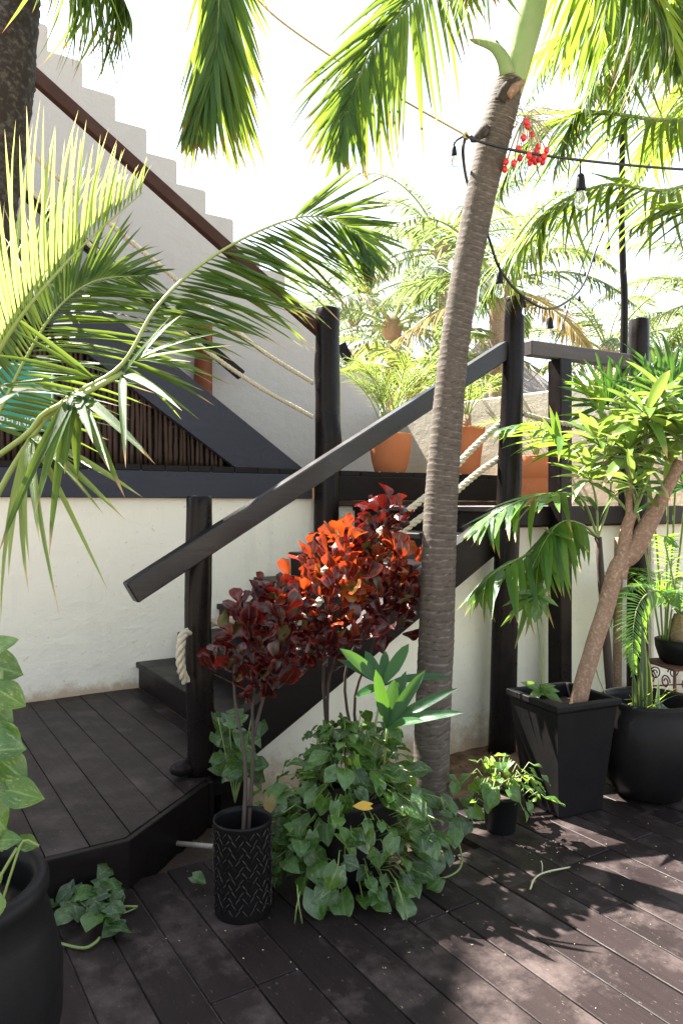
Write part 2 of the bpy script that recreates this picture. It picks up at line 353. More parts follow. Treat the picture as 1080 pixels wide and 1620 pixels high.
q = NM('ground_sand'); v = q.coord(); n = q.noise(v, .3, 8, .7); M['ground'] = q.set(q.mix(n, (.22, .18, .13), (.34, .28, .2)), .95, spec=.1)
M['rope'] = simple('cream_rope', (.60, .55, .44), .8, nscale=50, c2=(.42, .36, .26), bump=.6, spec=.2)
M['twine'] = simple('yellow_twine', (.40, .30, .10), .8); M['wire'] = simple('black_wire', (.012, .012, .013), .45)
M['pebble'] = simple('pale_pebble', (.42, .37, .32), .7, nscale=20); M['pvc'] = simple('white_pipe', (.55, .52, .47), .4, nscale=12, c2=(.2, .14, .09))
M['rust'] = simple('rusty_iron', (.14, .045, .025), .75, nscale=40, c2=(.06, .025, .018), bump=.5)
M['signgreen'] = simple('sign_green', (.012, .20, .13), .4); M['signwhite'] = simple('sign_cream', (.72, .74, .62), .5)
M['berry'] = simple('red_berry', (.65, .02, .02), .25); M['twig'] = simple('pale_twig', (.42, .40, .24), .6)
q = NM('thatch'); v = q.coord(scale=(6, 6, 1.2)); n = q.noise(v, 3, 8, .7); M['thatch'] = q.set(q.mix(n, (.17, .15, .15), (.34, .31, .30)), .95, q.bump(n, .8, .05), spec=.1)
q = NM('tan_thatch'); v = q.coord(scale=(6, 6, 1.2)); n = q.noise(v, 3, 8, .7); M['thatch2'] = q.set(q.mix(n, (.28, .19, .14), (.5, .38, .3)), .95, q.bump(n, .8, .05), spec=.1)
q = NM('clear_bulb_glass'); q.set((.95, .95, .95), .04); q.p.inputs['Transmission Weight'].default_value = 1.0; q.p.inputs['IOR'].default_value = 1.25; M['glass'] = q.m
# ------------------------------------------------------------ leaf meshes
def leafmesh(name, mat, rows, cols, wfn, droop=.2, fold=.15, curl=0., wave=0., twist=0., ph=0., lobes=0., down=0., zr=1.):
    """unit leaf along +X, half width wfn(t) in Y, normal +Z"""
    vs = []; uvs = []
    for i in range(rows+1):
        t = i/rows; hw = wfn(t); xa = t - .12*droop*t*t; z0 = -droop*t**2 + down*t
        tw = twist*t
        for j in range(-cols, cols+1):
            s = j/cols; y = s*hw; z = fold*abs(s)*hw*2 - curl*(s*s)*hw + wave*math.sin(t*9+ph+(2 if s > 0 else 0))*abs(s)*.06
            x = xa - (lobes*abs(s)*max(0, 1-t*4))
            yy = y*math.cos(tw)-z*math.sin(tw); zz = y*math.sin(tw)+z*math.cos(tw)
            vs.append((x, yy, z0+zz*zr)); uvs.append((.5+s*.5, t))
    C = 2*cols+1; fs = [(i*C+j, i*C+j+1, (i+1)*C+j+1, (i+1)*C+j) for i in range(rows) for j in range(C-1)]
    m = bpy.data.meshes.new(name); m.from_pydata(vs, [], fs); m.materials.append(mat)
    ul = m.uv_layers.new(name='UVMap'); li = np.zeros(len(m.loops), dtype=np.int32); m.loops.foreach_get('vertex_index', li)
    ul.data.foreach_set('uv', np.array(uvs, dtype=np.float32)[li].ravel()); m.polygons.foreach_set('use_smooth', [True]*len(fs)); m.update()
    return m
def remat(m, mat):
    k = m.copy(); k.materials.clear(); k.materials.append(mat); return k
blade = lambda t: .5*min(1, (t*6+.25))*(1-t**2.2)**.9 + .004
LF = {}
def leaflets(matkey, rows=6, fold=.25, key=None, dr=(.05, .18, .32, .5), prof=blade):
    k = key or matkey
    if k not in LF:
        LF[k] = [leafmesh('leaflet', M[matkey], rows, 1, prof, droop=d, fold=fold*f, twist=tw, zr=.06) for d in dr for (f, tw) in ((1, .25), (.7, -.35))]
    return LF[k]
def basis(x, up):
    x = Vector(x).normalized(); up = Vector(up); z = up - x*up.dot(x)
    if z.length < 1e-4: z = Vector((1, 0, 0)) - x*x.x
    z.normalize(); y = z.cross(x); return x, y, z
def placem(p, x, up, L, Wd):
    x, y, z = basis(x, up); return Matrix(((x.x*L, y.x*Wd, z.x*L, p[0]), (x.y*L, y.y*Wd, z.y*L, p[1]), (x.z*L, y.z*Wd, z.z*L, p[2]), (0, 0, 0, 1)))
CACHE = {}
def mesh_np(m):
    if m.name not in CACHE:
        v = np.zeros(len(m.vertices)*3, dtype=np.float32); m.vertices.foreach_get('co', v)
        f = [tuple(p.vertices) for p in m.polygons]
        u = np.zeros(len(m.loops)*2, dtype=np.float32); m.uv_layers[0].data.foreach_get('uv', u)
        CACHE[m.name] = (v.reshape(-1, 3), f, u)
    return CACHE[m.name]
def joined(name, items, mat, parent, tubes=None, tmat=None, **k):
    """many leaf copies in one mesh: items = [(mesh, matrix)]"""
    V = []; Fs = []; U = []; b = 0
    for m, T in items:
        v, f, u = mesh_np(m); A = np.array(T)
        V.append(v @ A[:3, :3].T + A[:3, 3]); Fs += [tuple(i+b for i in x) for x in f]; U.append(u); b += len(v)
    nl = len(Fs)
    if tubes is not None:
        V.append(np.array(tubes.v, dtype=np.float32)); tf = [tuple(i+b for i in x) for x in tubes.f]; Fs += tf
        U.append(np.tile(np.array([.25, .3], dtype=np.float32), sum(len(x) for x in tf)))
    V = np.concatenate(V); me = bpy.data.meshes.new(name); me.from_pydata(V.tolist(), [], Fs); me.materials.append(mat)
    if tubes is not None:
        me.materials.append(tmat); mi = np.zeros(len(Fs), dtype=np.int32); mi[nl:] = 1; me.polygons.foreach_set('material_index', mi)
    ul = me.uv_layers.new(name='UVMap'); ul.data.foreach_set('uv', np.concatenate(U)); me.polygons.foreach_set('use_smooth', [True]*len(Fs)); me.update()
    return fin(bpy.data.objects.new(name, me), name, parent, **k)
def sided(t): return math.sin(math.pi*min(1, (.12+t*.88)))**.55
def frond(parent, pts, n=40, L=.4, W=.024, up=(0, 0, 1), ang=(70, 25), hang=.5, vee=.15, mat='palm', rmat='rachisd', indiv=True,
          rad=.012, start=.15, prof=None, jit=.12, sides=(1, -1), upleaf=None, name='frond', Lr=None, dsel=None, label=None, rows=6, tipboth=0):
    C = spline(pts, 60); n_ = len(C); up = Vector(up)
    r0 = MB().tube(C, [rad*(1-.88*i/(n_-1)) for i in range(n_)], 6)
    meshes = leaflets(mat, rows=rows, key=(mat if rows == 6 else mat+str(rows)))
    items = []
    for i in range(n):
        t = start+(1-start)*(i+.5)/n; fi = t*(n_-1); k = min(int(fi), n_-2); p = C[k].lerp(C[k+1], fi-k); T = (C[min(k+1, n_-1)]-C[max(k-1, 0)]).normalized()
        S_ = T.cross(up)
        if S_.length < .05: S_ = T.cross(Vector((cy, -sy, 0)))
        S_.normalize(); N = S_.cross(T).normalized(); tt = (t-start)/(1-start)
        a0 = R(ang[0]+(ang[1]-ang[0])*tt)
        for sg in (tuple(sides)+(-sides[0],) if (tipboth and tt > tipboth) else sides):
            a = a0+random.gauss(0, jit*.6); l = L*(prof(tt) if prof else max(.25, sided(tt)*(1 if tt < .55 else 1-.45*(tt-.55)/.45)))*random.uniform(.86, 1.08)
            d = T*math.cos(a)+S_*sg*math.sin(a)+N*(vee+random.gauss(0, jit*.7)); d.normalize(); h = hang*random.uniform(.7, 1.25)
            d = (d+Vector((0, 0, -h))).normalized(); U = (N*1.0 + Vector((0, 0, .5)) + S_*sg*-.25 + Vector((random.gauss(0, .15), random.gauss(0, .15), 0)))
            if upleaf is not None: U = Vector(upleaf)+N*.3+Vector((random.gauss(0, .2), random.gauss(0, .2), random.gauss(0, .2)))
            ms = random.choice(meshes[2*dsel[0]:2*dsel[1]+2]) if dsel else random.choice(meshes)
            items.append((ms, placem(p, d, U, l, W*random.uniform(.8, 1.15))))
    if indiv:
        fo = r0.build(name, M[rmat], parent, label=label)
        for ms, T in items: fin(bpy.data.objects.new('leaflet', ms), 'leaflet', fo, m=T)
        return fo
    return joined(name, items, M[mat], parent, r0, M[rmat], label=label)
def arc_pts(base, az, length, rise, fall, n=6):
    """a frond arching out of a crown: az degrees from +X, starts at 'rise' degrees, ends at -fall degrees"""
    p = Vector(base); out = [p.copy()]
    for i in range(n):
        e = R(rise-(rise+fall)*((i+.5)/n)**1.1); p = p+Vector((math.cos(R(az))*math.cos(e), math.sin(R(az))*math.cos(e), math.sin(e)))*length/n; out.append(p.copy())
    return out
# ============================================================ GROUND AND DECK
MB().box((-300, -300, -.5), (300, 600, -.12)).build('ground', M['ground'], kind='structure')
# soil beds: subdivided lumpy sheets
def lumpy(name, x0, y0, x1, y1, z, amp, mat, step=.035, **k):
    nx = int((x1-x0)/step)+1; ny = int((y1-y0)/step)+1
    vs = [(x0+(x1-x0)*i/nx, y0+(y1-y0)*j/ny, z+amp*mnoise.noise(Vector((i*.31, j*.31, z*9)))+amp*.5*mnoise.noise(Vector((i*.9, j*.9, 3)))) for j in range(ny+1) for i in range(nx+1)]
    fs = [(j*(nx+1)+i, j*(nx+1)+i+1, (j+1)*(nx+1)+i+1, (j+1)*(nx+1)+i) for j in range(ny) for i in range(nx)]
    return MB().add(vs, fs, True).build(name, mat, kind='structure', **k)
lumpy('soil_bed', .9, 2.3, 2.36, 3.45, -.035, .02, M['soil'])
lumpy('dirt_strip', 2.36, 2.85, 7.2, 3.45, -.012, .015, M['dirt'])
deck = empty('deck', (0, 0, 0), None, None); deck['kind'] = 'structure'
PW = .155; X0 = 1.010-PW*16
PLK = []
for k in range(58):
    xa = X0+PW*k; xb = xa+PW-.005; xc = (xa+xb)/2
    yend = 2.93
    if 1.55 < xc < 2.42: yend = 2.40 if xc < 2.3 else 2.62
    if xc > 2.42: yend = 2.86
    ys = [-2.5]
    y = -2.5+random.uniform(.4, 2.2)
    jl = 2.08 if (k % 5 in (0, 1) or random.random() < .12) else None
    while y < yend-.5:
        if jl and abs(y-jl) < .9: y += .7; continue
        ys.append(y); y += random.uniform(1.9, 3.0)
    if jl: ys.append(jl)
    ys = sorted(ys)+[yend]
    for a, b in zip(ys[:-1], ys[1:]):
        if b-a < .1: continue
        dz = random.uniform(-.002, .002)
        PLK.append(((xa+random.uniform(0, .0015), a+.002, -.03), (xb-random.uniform(0, .0015), b-.002, dz)))
for lo, hi in PLK: MB().box(lo, hi, .0025).build('plank', M['plank'], deck)
M['gap'] = simple('dusty_joist_gap', (.05, .04, .035), .95, nscale=14, c2=(.24, .20, .16))
for (a_, b_, c_, d_) in ((X0, -2.5, 1.553, 2.92), (1.553, -2.5, 2.418, 2.39), (2.418, -2.5, 6.4, 2.85)):
    MB().box((a_, b_, -.045), (c_, d_, -.0125)).build('deck_underlay', M['gap'], deck)
# low platform with clipped planks
def clip(poly, a, b, c):   # keep a*x+b*y<=c
    out = []
    for i in range(len(poly)):
        p, q_ = poly[i], poly[(i+1) % len(poly)]; fp = a*p[0]+b*p[1]-c; fq = a*q_[0]+b*q_[1]-c
        if fp <= 0: out.append(p)
        if (fp < 0 < fq) or (fq < 0 < fp):
            t = fp/(fp-fq); out.append((p[0]+(q_[0]-p[0])*t, p[1]+(q_[1]-p[1])*t))
    return out
P1, P2 = (.843, 2.876), (1.335, 3.28)
plat = empty('low_platform', (.8, 4, 0), 'low dark plank platform with a cut corner at the foot of the stairs', 'platform')
ex, ey = P2[0]-P1[0], P2[1]-P1[1]; nx_, ny_ = ey, -ex; ln = math.hypot(nx_, ny_); nx_ /= ln; ny_ /= ln
xs = .70-.163*14
for k in range(20):
    a = xs+.163*k; b = a+.158
    poly = [(a, 2.905), (b, 2.905), (b, 5.245), (a, 5.245)]
    poly = clip(poly, nx_, ny_, nx_*P1[0]+ny_*P1[1]-.03)
    if a < 1.56 and len(poly) > 2:
        poly = clip(poly, 1, 0, 1.60)
        jy = 4.15 if k in (12, 15) else None
        for pp in ([clip(poly, 0, 1, jy-.002), clip(poly, 0, -1, -jy-.002)] if jy else [poly]):
            if len(pp) > 2: MB().prism(pp, .16, .19+random.uniform(-.0015, .0015)).build('plank', M['plank'], plat)
MB().prism([(-1.6, 2.91), (.84, 2.91), (1.33, 3.31), (1.55, 3.33), (1.55, 5.24), (-1.6, 5.24)], .1, .1595).build('underlay', M['woodX'], plat)
MB().box((-1.6, 2.872, -.04), (.843, 2.902, .188), .004).build('fascia', M['woodX'], plat)
def seg_board(p, q_, z0, z1, th, off=0, bev=.004):
    d = Vector((q_[0]-p[0], q_[1]-p[1], 0)); L = d.length; a = math.atan2(d.y, d.x)
    return MB().box((0, off, z0), (L, off+th, z1), bev, Matrix.Translation((p[0], p[1], 0)) @ Matrix.Rotation(a, 4, 'Z'))
seg_board(P1, P2, -.04, .187, .028).build('fascia', M['woodX'], plat)
seg_board(P2, (1.34, 3.44), -.04, .186, .028, -.028).build('fascia', M['woodX'], plat)
# ============================================================ WALLS
def wall(name, mb, mat, label, cat='wall'): return mb.build(name, mat, label=label, cat=cat)
wall('plaster_wall', MB().box((-2.2, 5.25, -.1), (3.44, 5.42, 1.555)).box((3.44, 5.251, -.1), (5.7, 5.42, 1.53)), M['plaster'], 'plain cream plaster wall under the long dark beam, rising from the low platform')
def prof_wall():
    P = [(-3.0, 1.5), (5.11, 1.5), (5.11, 3.06), (4.30, 3.06), (4.30, 3.70), (4.28, 3.72), (3.83, 3.72)]; xx, zz = 3.83, 4.07
    for i in range(22): P += [(xx, zz-.02), (xx-.02, zz), (xx-.31, zz)]; xx -= .31; zz += .235
    P += [(-3.0, zz-.235)]
    return MB().prismY(P, 7.2, 7.36)
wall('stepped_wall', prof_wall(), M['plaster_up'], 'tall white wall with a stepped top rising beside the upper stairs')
gw_a, gw_b = Vector((5.11, 7.2, 0)), Vector((5.11+.2*4.0, 7.2-.98*4.0, 0))
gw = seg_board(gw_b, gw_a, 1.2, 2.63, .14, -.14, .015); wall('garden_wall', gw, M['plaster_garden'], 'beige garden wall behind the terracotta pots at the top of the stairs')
wall('under_stair_wall', MB().prismY([(1.57, -.1), (4.75, -.1), (4.75, 1.40), (3.45, 1.40), (1.57, .26)], 3.42, 3.52), M['plaster_low'], 'pale wall filling the side under the lower stairs and landing')
wall('corner_wall', MB().box((4.95, 3.42, -.1), (8, 3.56, 1.46), .012), M['plaster_low'], 'pale low wall in the right corner behind the cycad on its iron stand')
# ============================================================ STAIRS
st = empty('lower_staircase', (2.4, 4.3, 0), 'dark wooden stairs climbing right from the low platform to the landing', 'staircase')
NX = [1.58+.31*i for i in range(7)]; NZ = [.19+.187*(i+1) for i in range(7)]
for i in range(7):
    x, z = NX[i], NZ[i]; x1 = (NX[i+1]+.015) if i < 6 else x+.30
    MB().box((x, 3.424, z-.042), (x1 if i < 6 else x+.3, 5.248, z), .006).build('tread', M['woodY'], st)
    MB().box((x+.022, 3.428, z-.187+(.0 if i else .0)), (x+.047, 5.247, z-.0425), .002).build('riser', M['woodY'], st)
def stringer_z(x): return .336+.575*(x-1.75)
P = [(1.42, -.02), (1.56, -.02), (1.56, stringer_z(1.56)), (3.24, stringer_z(3.24)), (3.24, 1.37), (3.11, 1.37), (1.42, 1.37-.575*(3.11-1.42))]
MB().prismY(P, 3.33, 3.417).build('stringer', M['woodX'], st)
ld = empty('stair_landing', (4.4, 4.2, 1.5), 'dark plank landing where the lower stairs end below the pots', 'landing')
for k in range(16):
    a = NX[6]+.302+.16*k
    if a > 5.6: break
    MB().box((a, 3.33, 1.46), (a+.155, 5.248, 1.50+random.uniform(-.001, .001)), .004).build('plank', M['plank'], ld)
MB().box((3.26, 3.30, 1.372), (5.7, 3.328, 1.497), .004).build('fascia', M['woodX'], ld)
MB().box((3.24, 3.34, 1.36), (5.7, 3.40, 1.455), .0).build('joist', M['woodX'], ld)
# upper platform: boards with ends showing over the long beam
up = empty('upper_platform', (3, 6.2, 1.8), 'dark raised plank floor carrying the stick panel and terracotta pots', 'platform')
x = -2.0
while x < 5.6:
    wv = random.uniform(.17, .21)
    ymax = 7.19 if x+wv < 5.1 else 7.2-4.9*(x+wv-5.11)
    if ymax > 5.4: MB().box((x, 5.225-random.uniform(0, .006), 1.752), (x+wv-.005, ymax, 1.798+random.uniform(-.002, .002)), .004).build('plank', M['woodY'], up)
    x += wv
MB().box((-2.2, 5.20, 1.556), (3.02, 5.249, 1.751), .005).build('edge_beam', M['skybeam'], up)
MB().box((3.22, 5.20, 1.545), (5.35, 5.249, 1.751), .005).build('edge_beam', M['woodX'], up)
MB().box((3.22, 5.19, 1.497), (5.35, 5.255, 1.543), .004).build('ledge', M['redwood'], up)
us = empty('upper_staircase', (1.6, 6.2, 1.8), 'upper wooden stairs climbing left behind the wide diagonal board', 'staircase')
SL = .68
a0, a1 = Vector((2.36, 1.80)), Vector((2.97, 1.80))
Lx = -1.4
P = [(a0.x, 1.80), (a1.x, 1.80), (Lx, 1.80+SL*(a1.x-Lx)), (Lx, 1.80+SL*(a0.x-Lx))]
MB().prismY(P, 5.255, 5.31).build('stringer', M['skybeam'], us)
Ps = [(x_, z_+(.40 if False else 0)) for x_, z_ in P]
MB().prismY([(a0.x, 1.80), (a1.x-.02, 1.80), (Lx, 1.78+SL*(a1.x-Lx)), (Lx, 1.80+SL*(a0.x-Lx))], 7.10, 7.15).build('stringer', M['woodX'], us)
for i in range(14):
    x = 2.70-.29*i; z = 1.964+.197*i
    MB().box((x-.30, 5.312, z-.04), (x, 7.098, z), .005).build('tread', M['woodY'], us)
    MB().box((x-.045, 5.314, z-.196), (x-.02, 7.096, z-.041)).build('riser', M['woodY'], us)
# stick panel under the upper stairs
sp = empty('stick_panel', (1.0, 5.4, 1.8), 'screen of dark upright sticks filling the triangle under the upper stairs', 'screen')
x = 2.28
while x > -1.3:
    r = random.uniform(.012, .018); h = 1.80+SL*(a0.x-x)+.12
    ph = random.uniform(0, 9); pts = [(x+.006*math.sin(zz*5+ph), 5.345+.006*math.cos(zz*4+ph), zz) for zz in np.linspace(1.80, max(h, 1.86), 8)]
    MB().tube(pts, [r*random.uniform(.85, 1.15) for _ in pts], 7).build('stick', M['stick'], sp); x -= 2*r+random.uniform(.002, .012)
MB().box((-1.4, 5.372, 1.80), (2.2, 5.38, 2.0)).build('backing_rail', M['woodX'], sp)
MB().prismY([(-1.4, 1.8), (2.3, 1.8), (-1.4, 1.8+SL*3.7)], 5.40, 5.41).build('backing', M['stick'], sp)
# sign
sgz = atY(0, 640, 5.33); 
c_ = atY(-10, 630, 5.325)
sg = empty('assembly_point_sign', (c_.x, 5.325, 1.97), 'green assembly point sign with white arrows hung on the dark stick panel', 'sign')
sx0, sx1 = atY(-108, 630, 5.32).x, atY(86, 630, 5.32).x; sz0, sz1 = atY(40, 682, 5.32).z, atY(40, 575, 5.32).z
sz1 = max(sz1, sz0+.46)
MB().box((sx0, 5.315, sz0), (sx1, 5.322, sz1), .001).build('sign_board', M['signgreen'], sg)
bw = .008; e = .012
mb = MB()
for lo, hi in (((sx0+e, sz0+e), (sx1-e, sz0+e+bw)), ((sx0+e, sz1-e-bw), (sx1-e, sz1-e)), ((sx0+e, sz0+e+bw), (sx0+e+bw, sz1-e-bw)), ((sx1-e-bw, sz0+e+bw), (sx1-e, sz1-e-bw))):
    mb.box((lo[0], 5.312, lo[1]), (hi[0], 5.3145, hi[1]))
mb.build('border_line', M['signwhite'], sg)
cx, cz = (sx0+sx1)/2, (sz0+sz1)/2+.05
def sarrow(a):
    mb = MB(); ca, sa = math.cos(a), math.sin(a)
    pl = [(.085, 0), (.145, .05), (.135, .018), (.22, .018), (.22, -.018), (.135, -.018), (.145, -.05)]
    pl = [(cx+ca*x_-sa*y_, cz+sa*x_+ca*y_) for x_, y_ in pl]; mb.prismY(pl, 5.312, 5.3145); return mb
for k in range(4): sarrow(R(90*k+ (0))).build('arrow', M['signwhite'], sg)
MB().tube([(cx, 5.312, cz), (cx, 5.3146, cz)], .048, 20).build('disc', M['signwhite'], sg)
def text(s, size, loc, mat, name, parent, th=.001):
    cu = bpy.data.curves.new(name, 'FONT'); cu.body = s; cu.size = size; cu.extrude = th; cu.align_x = 'CENTER'; cu.materials.append(mat)
    tmp = bpy.data.objects.new(name, cu); COL.objects.link(tmp); dg = bpy.context.evaluated_depsgraph_get()
    me = bpy.data.meshes.new_from_object(tmp.evaluated_get(dg)); bpy.data.objects.remove(tmp); 
    return fin(bpy.data.objects.new(name, me), name, parent, m=Matrix.Translation(loc) @ Matrix.Rotation(R(90), 4, 'X') @ Matrix.Diagonal((.78, 1, 1, 1)))
text('PUNTO DE REUNIÓN', .082, ((sx0+sx1)/2, 5.313, sz0+.035), M['signwhite'], 'lettering', sg)
# ============================================================ POSTS AND RAILS
def logpost(parent, base, topz, r, mat='woodZ', lean=(0, 0), knots=3, name='post', seed=0, seg=18, tr=None):
    n = 26; rs = random.Random(seed); kn = [(rs.uniform(.1, .9), rs.uniform(0, 6.28), rs.uniform(.1, .22)) for _ in range(knots)]
    pts = [(base[0]+lean[0]*t+.006*math.sin(t*7+seed), base[1]+lean[1]*t+.006*math.cos(t*5+seed), base[2]+(topz-base[2])*t) for t in [i/(n-1) for i in range(n)]]
    pts.append((pts[-1][0], pts[-1][1], topz+.008))
    def rf(i, k, t):
        v = 1+.05*math.sin(3*t+seed+i*.12)+.05*mnoise.noise(Vector((math.cos(t)*1.5, math.sin(t)*1.5, i*.25+seed)))
        for a, b, c in kn: v += c*math.exp(-((i/n-a)*16)**2)*max(0, math.cos(t-b))**4
        return v
    tr = tr or r*.9
    rad = [r+(tr-r)*i/(n-1) for i in range(n)]+[tr*.93]
    return MB().tube(pts, rad, seg, rf=rf).build(name, M[mat], parent)
def beam(parent, a, b, hgt, th, mat='woodX', name='handrail', bev=.006, wob=0):
    a, b = Vector(a), Vector(b); d = (b-a); L = d.length; x = d.normalized(); y = Vector((0, 0, 1)).cross(x).normalized(); z = x.cross(y)
    Mx = Matrix(((x.x, y.x, z.x, a.x), (x.y, y.y, z.y, a.y), (x.z, y.z, z.z, a.z), (0, 0, 0, 1)))
    return MB().box((0, -th/2, -hgt/2), (L, th/2, hgt/2), bev, Mx).build(name, M[mat], parent)
lr = empty('lower_stair_railing', (1.33, 3.37, .19), 'black railing of log posts and sloping handrail along the near side of the lower stairs', 'railing')
logpost(lr, (1.333, 3.40, .19), atY(315, 787, 3.40).z, .065, seed=1, tr=.063)
MB().ball((1.25, 3.40, .235), .05, 10, 6, (1.3, 1, .8)).build('post_stub', M['woodZ'], lr)
logpost(lr, (atY(790, 1180, 3.30).x, 3.30, -.03), atY(815, 472, 3.27).z, .085, lean=(atY(815, 472, 3.27).x-atY(790, 1180, 3.30).x, -.03), seed=2, tr=.062, knots=4)
p815 = atY(815, 545, 3.27)
ra = atY(206, 938, 3.31); rb = atY(800, 553, 3.31)
beam(lr, ra, rb, .105, .075, 'railwood')
# near rail of the landing
r2a = atY(834, 551, 3.27); r2b = atY(990, 572, 3.27)
beam(lr, (r2a.x, 3.27, r2a.z), (r2b.x, 3.27, r2b.z), .095, .07, 'greywood')
logpost(lr, (4.57, 3.27, -.03), atY(1003, 506, 3.27).z, .075, seed=5, tr=.068)
b885 = atY(885, 570, 3.27)
MB().box((b885.x-.055, 3.215, -.03), (b885.x+.055, 3.325, b885.z), .006).build('square_post', M['woodZ'], lr)
# tall thin pole behind the corner post
pp = at(985, 610, 5.6); pt = at(985, 190, 5.6)
MB().tube(spline([(pp.x, pp.y, 1.3), (pp.x-.01, pp.y, 2.2), (pp.x+.015, pp.y, 3.0), (pt.x-.02, pt.y, 3.7), (pt.x, pt.y, 4.7)], 24), [.034-.0006*i for i in range(24)], 10,
          rf=lambda i, k, t: 1+.12*mnoise.noise(Vector((i*.6, k*.5, 2)))).build('slender_pole', M['woodZ'], label='slender crooked dark pole standing behind the corner post of the landing rail', cat='pole')
ur = empty('upper_stair_railing', (3.15, 5.2, 1.8), 'railing of the upper stairs with a tall black newel log and red-brown handrail', 'railing')
n515 = atY(516, 490, 5.13)
logpost(ur, (n515.x+.01, 5.13, 1.05), n515.z, .105, seed=11, tr=.098, knots=4, seg=22)
ua = atY(497, 520, 5.16); ub = atY(45, 112, 5.16); dirv = (ub-ua)
beam(ur, ua+Vector((.06, 0, -.02)), ub+dirv*.35, .088, .07, 'redwood')
fr = empty('far_stair_railing', (2.83, 7.1, 2.0), 'far railing of the upper stairs with an orange-brown log post and short rail end', 'railing')
lp = atY(322, 513, 7.07)
logpost(fr, (lp.x, 7.07, 1.8), lp.z, .10, 'logred', seed=21, knots=2)
fa = atY(382, 594, 6.98); fb = atY(22, 291, 6.98); beam(fr, fa, fb+(fb-fa)*.4, .10, .07, 'woodX')
logpost(fr, ((fb+(fb-fa)*.2).x, 7.07, 3.0), (fb+(fb-fa)*.2).z+.1, .09, 'woodZ', seed=22)
rr = at(551, 570, 8.2)
beam(fr, at(538, 545, 8.3), at(553, 573, 8.3), .12, .08, 'woodX', 'rail_end')
# ============================================================ ROPES
def rope(pts, r, label, loops=0, turns=14.0, group=None, n=None):
    C = spline(pts, 12); L = sum((C[i+1]-C[i]).length for i in range(11)); n = n or max(40, int(L*turns*9))
    C = spline(pts, n); mb = MB(); A = None
    for s_ in range(3):
        P = []; A = Vector((0, 0, 1))
        acc = 0
        for i in range(n):
            T = (C[min(i+1, n-1)]-C[max(i-1, 0)]).normalized(); A = (A-T*A.dot(T)).normalized(); B = T.cross(A)
            if i: acc += (C[i]-C[i-1]).length
            th = 2*math.pi*(acc*turns/ (r/.02)/1.6+s_/3); P.append(C[i]+(A*math.cos(th)+B*math.sin(th))*r*.52)
        mb.tube(P, r*.56, 7)
    return mb.build('rope', M['rope'], label=label, cat='rope')
def pY(u, v, Y): return tuple(atY(u, v, Y))
rope([pY(30, 222, 5.16), pY(150, 333, 5.16), pY(300, 460, 5.16), pY(400, 545, 5.16), pY(495, 606, 5.16)], .017, 'higher cream rope running from the tall black newel up the upper stairs')
rope([pY(10, 262, 5.14), pY(100, 350, 5.14), pY(200, 437, 5.14), pY(300, 533, 5.14), pY(400, 606, 5.14), pY(495, 660, 5.14)], .017, 'lower cream rope running from the black newel up past the dark rail end')
rope([pY(806, 656, 3.33), pY(745, 712, 3.34), pY(700, 762, 3.35), pY(640, 812, 3.36), pY(560, 870, 3.37), pY(450, 945, 3.38), pY(390, 975, 3.39), pY(330, 987, 3.40)], .020, 'thick cream rope along the lower stairs, knotted high on the log post under the handrail')
rope([pY(806, 715, 3.33), pY(760, 745, 3.34), pY(700, 795, 3.35), pY(640, 838, 3.36), pY(540, 920, 3.37), pY(470, 985, 3.36)], .020, 'lower thick cream rope along the lower stairs, ending behind the croton leaves')
o = at(289, 1000, 3.44)
rope([at(298, 1000, 3.46), at(289, 1006, 3.42), at(285, 1035, 3.40), at(288, 1062, 3.42), at(294, 1078, 3.46)], .021, 'short loop of cream rope on the left side of the lowest black post', n=70)
rope([pY(828, 655, 3.25), pY(860, 664, 3.22), pY(905, 673, 3.21), pY(950, 674, 3.22), pY(1000, 665, 3.27)], .016, 'thin cream rope between the landing posts above the terracotta pot')
# ============================================================ POTS
def pot(name, loc, prof, mat, label, cat='pot', soilz=None, soilr=None, rf=None, seg=40):
    t = empty(name, loc, label, cat); MB().lathe(prof, loc, seg, rf).build('pot_body', M[mat], t)
    if soilz:
        pr = [(.001, soilz), (soilr*.5, soilz+.01), (soilr, soilz)]
        MB().lathe([(soilr, soilz-.01), (soilr*.6, soilz+.008), (.002, soilz+.012)], loc, 24).build('soil', M['soil'], t)
    return t
def tcprof(R_, H): return [(R_*.66, 0), (R_*.70, .01), (R_*.85, H*.3), (R_*.95, H*.62), (R_*1.0, H*.85), (R_*.985, H*.97), (R_*.97, H), (R_*.90, H), (R_*.88, H*.95), (R_*.80, H*.75)]
pA = atY(617, 751, 5.62); pA.z = 1.80
potA = pot('terracotta_pot', pA, tcprof(.205, .375), 'terracotta', 'round terracotta pot of grassy palm on the upper platform right of the black newel', soilz=.32, soilr=.18)
pB = atY(737, 756, 5.50); pB.z = 1.80
potB = pot('terracotta_pot', pB, [(.12, 0), (.125, .01), (.17, .36), (.185, .45), (.188, .455), (.188, .475), (.17, .475), (.16, .44)], 'terracotta', 'tall terracotta pot half hidden behind the ringed palm trunk', soilz=.42, soilr=.16)
pC = at(847, 800, 6.05); pC.z = 1.50
potC = pot('terracotta_pot', pC, [(.14, 0), (.145, .01), (.175, .22), (.176, .225), (.195, .235), (.20, .40), (.198, .405), (.18, .405), (.17, .38)], 'terracotta', 'terracotta pot with a collared rim seen between the two landing posts', soilz=.36, soilr=.165)
